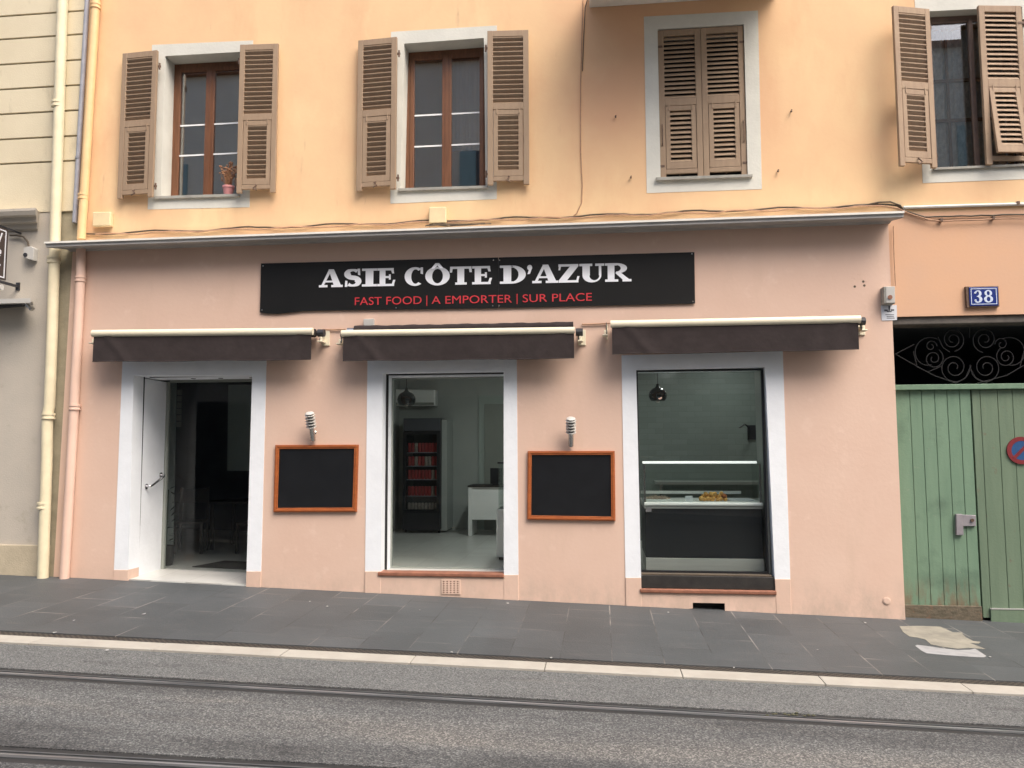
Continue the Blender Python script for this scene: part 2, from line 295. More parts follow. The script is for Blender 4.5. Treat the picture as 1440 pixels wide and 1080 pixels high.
# ------------------------------------------------------------------ mesh builder
ORG = {}
def prop(o, label=None, cat=None, group=None, kind=None):
    if label: o['label'] = label
    if cat: o['category'] = cat
    if group: o['group'] = group
    if kind: o['kind'] = kind
    return o
def empty(name, loc, label=None, cat=None, group=None):
    o = bpy.data.objects.new(name, None); col.objects.link(o); o.location = loc; o.empty_display_size = 0.1
    ORG[o.name] = Vector(loc); return prop(o, label, cat, group)
class MB:
    def __init__(s): s.v = []; s.f = []
    def add(s, vs, fs):
        b = len(s.v); s.v += [Vector(v) for v in vs]; s.f += [tuple(b+i for i in f) for f in fs]; return s
    def box(s, x0, x1, y0, y1, z0, z1, T=None):
        vs = [Vector((x, y, z)) for z in (z0, z1) for y in (y0, y1) for x in (x0, x1)]
        if T: vs = [T @ v for v in vs]
        return s.add(vs, [(0, 2, 3, 1), (4, 5, 7, 6), (0, 1, 5, 4), (2, 6, 7, 3), (0, 4, 6, 2), (1, 3, 7, 5)])
    def prism(s, poly, Y0, Y1):
        """poly = list of (x,z) ; extruded from Y0 (front) to Y1"""
        n = len(poly); A = sum(poly[i][0]*poly[(i+1) % n][1]-poly[(i+1) % n][0]*poly[i][1] for i in range(n))
        if A < 0: poly = poly[::-1]
        vs = [(x, Y0, z) for x, z in poly] + [(x, Y1, z) for x, z in poly]
        fs = [tuple(range(n)), tuple(range(2*n-1, n-1, -1))] + [(i, i+n, (i+1) % n+n, (i+1) % n) for i in range(n)]
        return s.add(vs, fs)
    def pq(s, pts, Y0, Y1, YM=None):
        """pts = outline measured in the photograph on the plane YM"""
        return s.prism([(P(a, b, Y0 if YM is None else YM).x, P(a, b, Y0 if YM is None else YM).z) for a, b in pts], Y0, Y1)
    def plate(s, pts, z_thick):
        """horizontal-ish polygon (list of Vectors), thickened down"""
        n = len(pts); A = sum(pts[i].x*pts[(i+1) % n].y-pts[(i+1) % n].x*pts[i].y for i in range(n))
        if A < 0: pts = pts[::-1]
        vs = list(pts)+[p-Vector((0, 0, z_thick)) for p in pts]
        return s.add(vs, [tuple(range(n)), tuple(range(2*n-1, n-1, -1))] + [(i, i+n, (i+1) % n+n, (i+1) % n) for i in range(n)])
    def tube(s, pts, r, n=8, cap=True):
        pts = [Vector(p) for p in pts]; rs = r if isinstance(r, (list, tuple)) else [r]*len(pts); b = len(s.v); up_ = None
        for i, p in enumerate(pts):
            t = (pts[min(i+1, len(pts)-1)]-pts[max(i-1, 0)])
            if t.length < 1e-9: t = Vector((0, 0, 1))
            t.normalize()
            if up_ is None: up_ = Vector((0, 0, 1)) if abs(t.z) < 0.9 else Vector((0, 1, 0))
            a = t.cross(up_); 
            if a.length < 1e-6: a = t.cross(Vector((1, 0, 0)))
            a.normalize(); c = a.cross(t); up_ = c
            for k in range(n):
                q = 2*math.pi*k/n; s.v.append(p+a*math.cos(q)*rs[i]+c*math.sin(q)*rs[i])
        for i in range(len(pts)-1):
            for k in range(n):
                k2 = (k+1) % n; s.f.append((b+i*n+k, b+i*n+k2, b+(i+1)*n+k2, b+(i+1)*n+k))
        if cap: s.f.append(tuple(b+k for k in range(n))[::-1]); s.f.append(tuple(b+(len(pts)-1)*n+k for k in range(n)))
        return s
    def lathe(s, c, prof, n=20, T=None):
        """prof = [(r,z)...] about vertical axis at c; T optional matrix applied about c"""
        b = len(s.v); c = Vector(c)
        for r_, z_ in prof:
            for k in range(n):
                q = 2*math.pi*k/n; v = Vector((r_*math.cos(q), r_*math.sin(q), z_)); s.v.append(c+(T @ v if T else v))
        for i in range(len(prof)-1):
            for k in range(n):
                k2 = (k+1) % n; s.f.append((b+i*n+k, b+i*n+k2, b+(i+1)*n+k2, b+(i+1)*n+k))
        s.f.append(tuple(b+k for k in range(n))[::-1]); s.f.append(tuple(b+(len(prof)-1)*n+k for k in range(n)))
        return s
    def build(s, name, m, parent=None, bevel=0.0, smooth=False, xf=None, origin=None):
        me = bpy.data.meshes.new(name)
        if xf is None:
            if parent is not None: o0 = ORG.get(parent.name, Vector((0, 0, 0)))
            elif origin is not None: o0 = Vector(origin)
            else:
                lo = Vector([min(v[i] for v in s.v) for i in range(3)]); hi = Vector([max(v[i] for v in s.v) for i in range(3)])
                o0 = Vector(((lo.x+hi.x)/2, (lo.y+hi.y)/2, lo.z))
            vs = [v-o0 for v in s.v]
        else: vs = s.v; o0 = Vector((0, 0, 0))
        me.from_pydata([tuple(v) for v in vs], [], s.f); me.update()
        import bmesh
        bm = bmesh.new(); bm.from_mesh(me); bmesh.ops.recalc_face_normals(bm, faces=bm.faces); bm.to_mesh(me); bm.free()
        me.materials.append(m)
        o = bpy.data.objects.new(name, me); col.objects.link(o)
        if parent is not None: o.parent = parent; ORG[o.name] = ORG.get(parent.name, Vector((0, 0, 0)))
        elif xf is None: o.location = o0; ORG[o.name] = o0
        if smooth:
            for p in me.polygons: p.use_smooth = True
            try: me.set_sharp_from_angle(angle=R(40))
            except Exception: pass
        if bevel:
            bv = o.modifiers.new('bevel', 'BEVEL'); bv.width = bevel; bv.segments = 2; bv.limit_method = 'ANGLE'; bv.angle_limit = R(40)
        return o

def holed_wall(xs0, xs1, zs0, zs1, holes, Y0, Y1, shear=None):
    """wall slab in XZ with rectangular holes [(x0,x1,z0,z1)]"""
    xs = sorted({xs0, xs1, *[h[0] for h in holes], *[h[1] for h in holes]}); zs = sorted({zs0, zs1, *[h[2] for h in holes], *[h[3] for h in holes]})
    xs = [x for x in xs if xs0 <= x <= xs1]; zs = [z for z in zs if zs0 <= z <= zs1]
    def solid(i, j):
        if i < 0 or j < 0 or i >= len(xs)-1 or j >= len(zs)-1: return False
        cx, cz = (xs[i]+xs[i+1])/2, (zs[j]+zs[j+1])/2
        return not any(h[0] < cx < h[1] and h[2] < cz < h[3] for h in holes)
    m = MB(); idx = {}
    def V(i, j, k):
        if (i, j, k) not in idx:
            x, z = xs[i], zs[j]
            if shear: x = shear(x, z)
            idx[(i, j, k)] = len(m.v); m.v.append(Vector((x, (Y0, Y1)[k], z)))
        return idx[(i, j, k)]
    for i in range(len(xs)-1):
        for j in range(len(zs)-1):
            if not solid(i, j): continue
            m.f.append((V(i, j, 0), V(i+1, j, 0), V(i+1, j+1, 0), V(i, j+1, 0)))
            m.f.append((V(i, j, 1), V(i, j+1, 1), V(i+1, j+1, 1), V(i+1, j, 1)))
            if not solid(i-1, j): m.f.append((V(i, j, 0), V(i, j+1, 0), V(i, j+1, 1), V(i, j, 1)))
            if not solid(i+1, j): m.f.append((V(i+1, j, 0), V(i+1, j, 1), V(i+1, j+1, 1), V(i+1, j+1, 0)))
            if not solid(i, j-1): m.f.append((V(i, j, 0), V(i, j, 1), V(i+1, j, 1), V(i+1, j, 0)))
            if not solid(i, j+1): m.f.append((V(i, j+1, 0), V(i+1, j+1, 0), V(i+1, j+1, 1), V(i, j+1, 1)))
    return m

# ================================================================== GROUND
def strip(name, m, f0, f1, x0=-60, x1=60, dz=0.0, th=0.05, n=1):
    mb = MB(); pts = [Vector((x, f0(x), gz(x, f0(x))+dz)) for x in (x0, x1)] + [Vector((x, f1(x), gz(x, f1(x))+dz)) for x in (x1, x0)]
    mb.plate(pts, th); return mb.build(name, m)
e1 = lambda x: -2.176+0.029*x      # pavement edge
e2 = lambda x: -2.316+0.029*x      # drain / kerb
e3 = lambda x: -2.521+0.029*x      # kerb / road
prop(strip('pavement', M['paving'], e1, lambda x: 0.6), kind='structure')
prop(strip('drain_channel', M['grate'], e2, e1, dz=-0.008), kind='structure')
def kerbs():
    mb = MB(); x = G(768, 932).x-1.1*30; k = 0
    while x < 30:
        L_ = 1.1; g = 0.003
        a, b = x+g, x+L_-g; j = random.uniform(-0.0015, 0.0015)
        mb.plate([Vector((a, e3(a), gz(a, e3(a))+0.004+j)), Vector((b, e3(b), gz(b, e3(b))+0.004+j)), Vector((b, e2(b), gz(b, e2(b))+0.004+j)), Vector((a, e2(a), gz(a, e2(a))+0.004+j))], 0.12)
        x += L_; k += 1
    return mb.build('kerb', M['kerb'], bevel=0.004)
prop(kerbs(), kind='structure')
# rails: centre lines from the photograph
def line_from(pa, pb):
    a, b = G(*pa), G(*pb); s_ = (b.y-a.y)/(b.x-a.x); return lambda x: a.y+s_*(x-a.x)
rail1 = line_from((0, 943), (1440, 1026)); rail2 = line_from((0, 1056), (360, 1076))
HW = 0.105
fr0 = e3
prop(strip('road', M['asphalt2'], lambda x: rail1(x)+HW, fr0, dz=-0.014, x0=-25, x1=25), kind='structure')
prop(strip('road', M['asphalt'], lambda x: rail2(x)+HW, lambda x: rail1(x)-HW, dz=-0.014, x0=-25, x1=25), kind='structure')
prop(strip('road', M['asphalt'], lambda x: -13.0, lambda x: rail2(x)-HW, dz=-0.014, x0=-25, x1=25), kind='structure')
prop(strip('pavement', M['paving'], lambda x: -40.0, lambda x: -13.0, dz=0.08), kind='structure')
prop(strip('ground', M['asphalt'], lambda x: -60, lambda x: 60, dz=-0.12, x0=-90, x1=90), kind='structure')
for rl, lab in ((rail1, 'grooved steel tram rail set in the asphalt, the one nearer the kerb'), (rail2, 'grooved steel tram rail set in the asphalt at the bottom edge, farther from the kerb')):
    c0 = Vector((0, rl(0), gz(0, rl(0))))
    t = empty('tram_rail', c0, lab, 'tram rail', 'tram rails in the street')
    def lane(a, b, dz, th, x0=-25, x1=25):
        mb = MB(); n = 30
        for k in range(n):
            xa, xb = x0+(x1-x0)*k/n, x0+(x1-x0)*(k+1)/n
            mb.plate([Vector((x, rl(x)+o_, gz(x, rl(x))+dz)) for x, o_ in ((xa, a), (xb, a), (xb, b), (xa, b))], th)
        return mb
    lane(-HW, -0.052, -0.0165, 0.05).build('rubber_seal', M['railgroove'], t)
    lane(0.045, HW, -0.019, 0.05).build('rubber_seal', M['railgroove'], t)
    hd = lane(-0.050, 0.005, -0.010, 0.06); hd.build('rail_head', M['rail'], t)
    lane(-0.022, -0.006, -0.0085, 0.01).build('worn_running_band', M['railshine'], t)
    lane(0.007, 0.028, -0.034, 0.03).build('groove', M['railgroove'], t)
    lane(0.030, 0.043, -0.011, 0.06).build('guard_lip', M['rail'], t)
# patches on the pavement
def gpoly(pts, dz): return [G(a, b, dz) for a, b in pts]
mb = MB().plate(gpoly([(1265, 880.5), (1290, 880), (1322, 881), (1340, 889), (1352, 889.5), (1358, 896), (1368, 901), (1379, 902.5), (1376, 905), (1364, 904), (1386, 912.5), (1362, 911), (1346, 912), (1322, 909), (1309, 906), (1301, 899), (1290, 896.5), (1279, 895), (1270, 889)], 0.0022), 0.02)
prop(mb.build('concrete_patch', M['concrete']), kind='structure')
mb = MB().plate(gpoly([(1287, 908), (1290, 906.8), (1312, 909.5), (1324, 911.5), (1346, 914), (1364, 913.5), (1371, 912), (1379, 917), (1387, 922.5), (1384, 924), (1366, 923.5), (1330, 921), (1303, 918.5), (1296, 915)], 0.0018), 0.02)
prop(mb.build('white_painted_patch', M['whitepatch']), kind='structure')
for i, (a, b, s_) in enumerate([(714, 848.5, 5), (635, 917, 4), (775, 925, 4), (104, 872.5, 3), (203, 863, 5), (1032, 939, 3), (1217, 876, 4), (1392, 924, 3.5), (460, 853, 4), (436, 846, 3), (151, 914, 4), (1150, 914, 3), (77, 889.5, 4), (940, 861, 4), (590, 858, 3)]):
    c = G(a, b, 0.004); k = s_*0.003
    mb = MB().plate([c+Vector((math.cos(q)*k*random.uniform(.7, 1.3), math.sin(q)*k*2.0*random.uniform(.7, 1.2), random.uniform(0, 0.006))) for q in [j*math.tau/6 for j in range(6)]], 0.002)
    where = ['below the vent of the middle doorway', 'beside the drain left of centre', 'beside the drain under the second blackboard', 'on the far left paving', 'in front of the open left doorway', 'at the drain below the counter window', 'at the foot of the pink wall near the gate', 'right of the white painted patch', 'in front of the first blackboard', 'close to the wall under the first blackboard', 'beside the drain at far left', 'on open paving below the right wall', 'near the left edge above the kerb', 'in front of the counter window base', 'in front of the middle doorway on its left'][i]
    prop(mb.build('litter_scrap', M['litter']), 'tiny pale scrap of litter ' + where, 'litter', 'litter scraps on the pavement')
mb = MB()
for k in range(12):
    c = G(1110+random.gauss(0, 16), 1003+random.gauss(0, 1.0)); c.z = gz(c.x, c.y)-0.012
    mb.lathe(c, [(0.012, 0), (0.014, 0.004), (0.004, 0.009)], 6)
prop(mb.build('moss', M['moss']), kind='stuff')

# ================================================================== BUILDING
zof = lambda px, py: P(px, py).z
XL_top, XL_bot = P(103, 353).x, P(76, 812).x
XR = P(1263.5, 660).x
ZC = zof(700, 334)          # underside of the cornice
building = empty('shop_building', (0, 0, 0), 'peach and pink plastered apartment house with a shop on its ground floor', 'building')
TOP = 11.0
# quad openings measured in the photo: [TL, TR, BR, BL]
D1 = [(189, 528), (355.5, 527.5), (346.8, 832), (181, 832)]
D2 = [(538.5, 524.5), (708.5, 522), (708.8, 806), (536, 806)]
D3 = [(894.5, 520), (1075.5, 516.5), (1090, 834), (902, 834)]
def rng(q, Y=0.0, grow=0.0):
    p = [P(a, b, Y) for a, b in q]; return (min(v.x for v in p)-grow, max(v.x for v in p)+grow, min(v.z for v in p)-grow, max(v.z for v in p)+grow)
gr = 0.07
h1 = rng(D1, 0, gr); h2 = rng(D2, 0, gr); h3 = rng(D3, 0, gr)
h1 = (h1[0], h1[1], -0.5, h1[3]); h2 = (h2[0], h2[1], -0.5, h2[3]); h3 = (h3[0], h3[1], -0.5, h3[3])
xl0 = min(XL_top, XL_bot)
def lean(x, z):
    if abs(x-xl0) < 1e-6:
        t = (z-0.2)/(ZC-0.2); return XL_bot+(XL_top-XL_bot)*t
    return x
holed_wall(xl0, XR, -0.6, ZC+0.02, [h1, h2, h3], -0.012, 0.56, lean).build('lower_wall', M['pink'], building)
# upper wall
W1 = [(232.4, 79), (337.5, 73), (333.5, 275.5), (226.5, 278)]
W2 = [(568.4, 61.5), (680.5, 53.5), (683, 264), (563, 267.5)]
W3 = [(924.6, 41), (1046, 34), (1051.5, 247), (929, 251)]
W4 = [(1306.5, 16), (1437, 9.5), (1447, 232.5), (1317.5, 237)]
holes = [rng(q, 0, 0.03) for q in (W1, W2, W3, W4)]
XLu_t, XLu_b = P(127, 0).x, P(105, 330).x
xu = min(XLu_t, XLu_b); zu_b, zu_t = zof(105, 330), zof(127, 0)
def leanu(x, z):
    if abs(x-xu) < 1e-6: return XLu_b+(XLu_t-XLu_b)*(z-zu_b)/(zu_t-zu_b)
    return x
ZORG = zof(1350, 297)
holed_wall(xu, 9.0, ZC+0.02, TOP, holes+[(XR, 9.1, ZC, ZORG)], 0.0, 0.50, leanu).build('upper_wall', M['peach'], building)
ZG = zof(1350, 443.5)
M['lintelbeam'] = mat('grey_lintel', (0.16, 0.14, 0.12), 0.8, c2=(0.09, 0.08, 0.07), vscale=6)
MB().box(XR+0.0, 9.0, 0.0, 0.52, ZG, ZORG).build('gateway_wall', M['orange'], building)
XG2 = 6.6
MB().box(XG2, 9.0, 0.001, 0.5, -0.8, ZG).build('gateway_pier', M['orange'], building)
# closed rear, sides, roof so that rooms stay dark
mb = MB(); mb.box(-10.5, 9, 8.0, 8.3, -0.6, TOP); mb.box(9.0, 9.3, 0, 8.3, -0.8, TOP); mb.box(-10.5, -10.2, 0.5, 8, -0.5, TOP)
mb.build('rear_wall', M['peach'], building)
MB().box(-10.8, 9.6, -0.35, 8.6, TOP, TOP+0.2).build('roof', M['roof'], building)
MB().box(-10.2, 9.0, 0.57, 8.0, 3.35, 3.6).build('floor_slab', M['intwall'], building)

# cornice ledge: thin pale top edge, grey underside
PR = 0.31; CX0, CX1 = P(103, 352).x-0.02, XR+0.01
zc_t, zc_w, zc_b = P(700, 317.0, -PR).z, P(700, 319.8, -PR).z, P(700, 325.0, -PR+0.02).z
xf0, xf1 = P(62, 337, -PR).x, P(1272, 297, -PR).x
def cor(sel, name, m):
    mb = MB(); n = len(sel); vs = []
    for k in (0, 1):
        for y, z in sel:
            u = max(0, (-y-0.012))/(PR-0.012); vs.append(((CX0+(xf0-CX0)*u, CX1+(xf1-CX1)*u)[k], y, z))
    mb.add(vs, [tuple(range(n)), tuple(range(2*n-1, n-1, -1))]+[(i, (i+1) % n, (i+1) % n+n, i+n) for i in range(n)]); return mb.build(name, m, building)
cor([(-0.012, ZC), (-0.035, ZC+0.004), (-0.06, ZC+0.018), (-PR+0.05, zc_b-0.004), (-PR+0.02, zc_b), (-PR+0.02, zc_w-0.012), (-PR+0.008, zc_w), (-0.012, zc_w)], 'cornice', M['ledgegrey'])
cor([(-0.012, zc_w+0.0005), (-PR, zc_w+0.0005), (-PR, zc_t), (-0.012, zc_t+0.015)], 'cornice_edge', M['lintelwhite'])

# balcony underside at the top
mb = MB(); bx0, bx1 = P(829, 12).x, P(1092, 0).x; bz = zof(900, 6.5)
mb.box(bx0, bx1, -1.15, 0.0, bz, bz+0.16)
bal = mb.build('balcony_slab', M['lintelwhite'], building, bevel=0.008)
mb = MB()
for k in range(24):
    x = bx0+0.04+(bx1-bx0-0.08)*k/23; mb.tube([(x, -1.11, bz+0.16), (x, -1.11, bz+1.1)], 0.008, 6)
mb.box(bx0, bx1, -1.13, -1.09, bz+1.1, bz+1.13); mb.build('balcony_railing', M['iron'], building)

# door surrounds
def surround(name, outer, inner, Y1, m=M['white'], proud=-0.018, bottom=False, parent=None):
    o, i = outer, inner; mb = MB()
    mb.pq([o[0], i[0], i[3], o[3]], proud, Y1, 0); mb.pq([i[1], o[1], o[2], i[2]], proud, Y1, 0)
    mb.pq([o[0], o[1], i[1], i[0]], proud+0.0005, Y1-0.001, 0)
    if bottom: mb.pq([i[3], i[2], o[2], o[3]], proud+0.0005, Y1-0.001, 0)
    return mb.build(name, m, parent or building)
def lerp_edge(a, b, y):  # x on the line a-b at py=y
    return a[0]+(b[0]-a[0])*(y-a[1])/(b[1]-a[1])
def door_set(outer, inner, ybl, ybr, Y1):
    """white band down to ybl/ybr, pink plinth blocks below"""
    oTL, oTR, oBR, oBL = outer; iTL, iTR, iBR, iBL = inner
    wo = [oTL, oTR, (lerp_edge(oTR, oBR, ybr), ybr), (lerp_edge(oTL, oBL, ybl), ybl)]
    wi = [iTL, iTR, (lerp_edge(iTR, iBR, ybr), ybr), (lerp_edge(iTL, iBL, ybl), ybl)]
    s = surround('door_surround', wo, wi, Y1)
    for q in ([wo[3], wi[3], (lerp_edge(iTL, iBL, 880), 880), (lerp_edge(oTL, oBL, 880), 880)], [wi[2], wo[2], (lerp_edge(oTR, oBR, 880), 880), (lerp_edge(iTR, iBR, 880), 880)]):
        MB().pq(q, -0.024, Y1-0.0015, 0).build('plinth_block', M['pink'], building, bevel=0.004)
    return s
door_set([(173.4, 507), (375.6, 505), (368, 803), (161.5, 801)], D1, 801, 803, 0.20)
door_set([(517.3, 505), (726.8, 502), (729.3, 808), (514, 803)], D2, 803, 808, 0.14)
door_set([(873.8, 500), (1100.3, 494), (1110.8, 814), (879.5, 812)], D3, 812, 814, 0.45)

# ---- doorway 1 : deeper lining, black gap, lintel strip, open leaf with diagonal pull
p = P(189, 700); xd1 = P(185, 680).x
FZ1 = lambda x, y: gz(x, y)+0.012
q = rng(D1)
mb = MB(); mb.box(q[0]-0.05, q[1]+0.06, 0.200, 0.57, q[3]-0.010, q[3]+0.25); mb.build('lintel_panel', M['white'], building)
mb = MB(); mb.pq([(201.6, 529), (203.8, 529), (194.6, 811), (192.6, 811)], 0.198, 0.204, 0.2); mb.box(q[0]+0.08, q[1], 0.195, 0.2, q[3]-0.012, q[3]+0.002); mb.build('door_gap', M['black'], building)
for k in (0.36, 0.60, 0.87):
    x = q[0]+(q[1]-q[0])*k; MB().lathe((x, 0.40, q[3]-0.016), [(0.03, 0), (0.03, 0.007)], 12).build('recessed_spot', M['darkmech'], building)
leafx = (P(204.5, 529, 0.21).x+P(194.6, 817, 0.21).x)/2
lf = MB().box(leafx-0.06, leafx, 0.205, 0.70, 0.19, q[3]-0.022).build('door_leaf', M['white'], building, bevel=0.004)
mb = MB(); a = PX(206, 684, leafx); b = PX(227, 668, leafx)
a.x = b.x = leafx; a.y, b.y = 0.30, 0.62
za, zb = P(206, 684, a.y).z, P(227, 668, b.y).z
A_, B_ = Vector((leafx, a.y, za)), Vector((leafx, b.y, zb)); o_ = Vector((0.07, 0, 0))
mb.tube([A_, A_+o_*0.8, A_+o_+(B_-A_)*0.1, B_+o_-(B_-A_)*0.1, B_+o_*0.8, B_], 0.014, 10)
for c in (A_, B_): mb.tube([c, c+Vector((0.012, 0, 0))], 0.034, 14)
mb.build('pull_handle', M['chrome'], lf, smooth=True)
mb = MB(); mb.box(leafx-0.03, leafx+0.03, 0.705, 0.76, 0.19, q[3]-0.02); mb.build('door_frame_post', M['doorgrey'], building)
gx0, gx1, gz1 = leafx+0.032, q[1]+0.1, q[3]-0.03
M['glassdoor'] = glass_mat('door_glass', (0.94, 0.96, 0.96), 0.4)
fo = MB().box(gx0, gx1, 0.72, 0.76, gz1, gz1+0.06).build('door_frame_head', M['doorgrey'], building)
MB().box(gx0, gx1, 0.738, 0.744, 0.16, gz1).build('pane', M['glassdoor'], fo)
# dining room behind doorway 1
mb = MB()
zc1 = 3.0
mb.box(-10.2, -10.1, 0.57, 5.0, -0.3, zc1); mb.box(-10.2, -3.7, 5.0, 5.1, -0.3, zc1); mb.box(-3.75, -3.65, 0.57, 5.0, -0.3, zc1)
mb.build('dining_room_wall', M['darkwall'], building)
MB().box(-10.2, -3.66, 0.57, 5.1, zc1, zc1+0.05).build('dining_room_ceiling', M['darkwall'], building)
mb = MB(); mb.plate([Vector((x, y, gz(x, min(y, 0.6))+0.014)) for x, y in ((q[0]-0.05, 0.0), (q[1]+0.05, 0.0), (q[1]+0.05, 0.6), (q[0]-0.05, 0.6))], 0.05)
mb.plate([Vector((x, y, gz(x, 0.6)+0.014)) for x, y in ((-10.2, 0.6), (-3.7, 0.6), (-3.7, 5.1), (-10.2, 5.1))], 0.05)
mb.build('tiled_floor', M['floortile'], building)
mb = MB(); YB = 3.0
mb.pq([(321, 541), (368, 541), (366, 662), (319.5, 662)], YB, YB+0.05); mb.build('pale_wall_panel', M['greywall'], building)
mb = MB(); mb.pq([(233.5, 537), (246, 537), (241, 778), (229, 778)], 1.3, 1.35); mb.build('pale_wall_panel', M['greywall'], building)
mb = MB(); mb.pq([(284, 786.5), (300, 780), (352, 780.5), (352, 788.5)], 1.2, 1.3, 1.2)
xm0, xm1 = P(284, 784, 1.2).x, P(352, 784, 1.2).x
MB().plate([Vector((x, y, gz(x, 0.6)+0.024)) for x, y in ((xm0, 0.95), (xm1+0.5, 0.95), (xm1+0.5, 1.55), (xm0+0.15, 1.55))], 0.008).build('mat', M['darksill'], building)
# hanging ornament: chain of small tablets
oc = P(253, 545, 1.6)
t = empty('hanging_ornament', (oc.x, oc.y, P(253, 600, 1.6).z), 'string of small pale tablets hanging inside the open left doorway', 'ornament')
mb = MB(); mb.tube([(oc.x, oc.y, zc1), (oc.x, oc.y, P(253, 600, 1.6).z)], 0.003, 5); mb.build('cord', M['cable'], t)
for k in range(6):
    za, zb = P(253, 548+k*9, 1.6).z, P(253, 555.5+k*9, 1.6).z
    MB().box(oc.x-0.035, oc.x+0.035, oc.y-0.01, oc.y+0.01, zb, za).build('tablet', M['doorgrey'], t, bevel=0.004)

# dining furniture silhouettes
def dining_chair(x, y, rz, lab):
    z = gz(x, 0.6)+0.014; t = empty('dining_chair', (x, y, z), lab, 'chair', 'dark dining chairs inside'); t.rotation_euler.z = rz
    m = M['darkchair']
    MB().box(-0.21, 0.21, -0.21, 0.21, 0.43, 0.47).build('seat', m, t, xf=1, bevel=0.01)
    mb = MB(); mb.box(-0.21, -0.17, 0.18, 0.22, 0.47, 0.95); mb.box(0.17, 0.21, 0.18, 0.22, 0.47, 0.95); mb.box(-0.17, 0.17, 0.19, 0.21, 0.72, 0.93); mb.build('backrest', m, t, xf=1)
    for a in (-1, 1):
        for b in (-1, 1): MB().box(a*0.19-0.02, a*0.19+0.02, b*0.19-0.02, b*0.19+0.02, 0, 0.43).build('leg', m, t, xf=1)
M['darkchair'] = mat('dark_wood_chair', (0.05, 0.042, 0.038), 0.5, var=0.2)
dining_chair(-6.1, 2.2, 0.3, 'dark wooden chair left of the table inside the open doorway')
dining_chair(-5.15, 2.35, -0.5, 'dark wooden chair right of the table inside the open doorway')
z = gz(-5.6, 0.6)+0.014
t = empty('dining_table', (-5.6, 2.9, z), 'dark square table inside the open left doorway', 'table')
MB().box(-6.0, -5.2, 2.5, 3.3, z+0.71, z+0.75).build('tabletop', M['darkchair'], t, bevel=0.005)
for a in (-0.35, 0.35):
    for b in (-0.35, 0.35): MB().box(-5.6+a-0.025, -5.6+a+0.025, 2.9+b-0.025, 2.9+b+0.025, z, z+0.71).build('leg', M['darkchair'], t)
# plant by the door frame
pc = P(234, 742, 1.0); t = empty('potted_plant', (pc.x, 1.0, gz(pc.x, .6)+0.014), 'dark leafy plant just inside the left doorway behind the white leaf', 'plant')
zf = gz(pc.x, .6)+0.014; mb = MB(); mb.lathe((pc.x, 1.0, zf), [(0.09, 0), (0.12, 0.26), (0.10, 0.26)], 14); mb.build('pot', M['darksill'], t)
mb = MB()
for k in range(60):
    q_ = random.uniform(0, math.tau); h_ = random.uniform(0.3, 1.05); r_ = random.uniform(0.02, 0.11)
    c = Vector((pc.x+math.cos(q_)*r_, 1.0+math.sin(q_)*r_, zf+h_)); d = Vector((math.cos(q_)*0.09, math.sin(q_)*0.09, random.uniform(-0.05, 0.09))); s_ = d.cross(Vector((0, 0, 1))).normalized()*0.022
    mb.add([c, c+d*0.5+s_, c+d, c+d*0.5-s_], [(0, 1, 2, 3)])
mb.tube([(pc.x, 1.0, zf+0.2), (pc.x+0.01, 1.0, zf+1.0)], 0.012, 6); mb.build('foliage', M['leaf'], t)

# ---- doorway 2 : sill step, inner white frame, glazing, room behind
q2 = rng(D2); FZ = P(620, 805).z
mb = MB(); mb.box(q2[0]-0.03, q2[1]+0.0, -0.040, 0.13, FZ-0.045, FZ); mb.build('door_sill', M['terracotta'], building, bevel=0.01)
MB().box(q2[0]-0.0, q2[1]+0.02, -0.020, 0.03, -0.6, FZ-0.045).build('sill_riser', M['pink'], building)
XS0, XS1, YBK = -3.6, 2.95, 4.75
MB().box(XS0, XS1, 0.12, YBK, FZ-0.1, FZ-0.002).build('tiled_floor', M['floortile'], building)
zc = 3.12
mb = MB(); mb.box(XS0-0.04, XS0, 0.57, YBK, FZ-0.1, zc); mb.box(XS0, XS1, YBK, YBK+0.1, FZ-0.1, zc); mb.box(XS1, XS1+0.1, 0.57, YBK, FZ-0.1, zc); mb.build('shop_wall', M['intwall'], building)
MB().box(XS0-0.04, XS1+0.1, 0.57, YBK+0.1, zc, zc+0.06).build('shop_ceiling', M['intwall'], building)
TW = 3.3
MB().box(0.55, XS1, TW, TW+0.1, FZ, zc).build('tiled_wall', M['tilewall'], building)
# black gap and white lining
mb = MB(); mb.box(q2[0]+0.03, q2[1], 0.141, 0.15, q2[3]-0.018, q2[3]+0.002); mb.box(q2[0]+0.002, q2[0]+0.030, 0.141, 0.149, FZ, q2[3]); mb.build('door_gap', M['black'], building)
mb = MB(); mb.box(q2[0]-0.06, q2[0]+0.035, 0.150, 0.30, FZ, q2[3]-0.015); mb.box(q2[0]+0.035, q2[1]+0.06, 0.150, 0.30, q2[3]-0.035, q2[3]+0.1); mb.box(q2[1]-0.005, q2[1]+0.06, 0.150, 0.30, FZ, q2[3]-0.036); mb.build('door_lining', M['white'], building)
def glazing(x0, x1, z0, z1, Y, fw_, m):
    f = MB(); f.box(x0, x0+fw_, Y-0.02, Y+0.02, z0, z1); f.box(x1-fw_, x1, Y-0.02, Y+0.02, z0, z1); f.box(x0+fw_, x1-fw_, Y-0.019, Y+0.019, z1-fw_, z1); f.box(x0+fw_, x1-fw_, Y-0.019, Y+0.019, z0, z0+fw_)
    fo = f.build('glazing_frame', m, building)
    MB().box(x0+fw_, x1-fw_, Y-0.003, Y+0.003, z0+fw_, z1-fw_).build('pane', M['glass'], fo); return fo
glazing(q2[0]+0.036, q2[1]-0.006, FZ+0.001, q2[3]-0.036, 0.29, 0.014, M['doorgrey'])

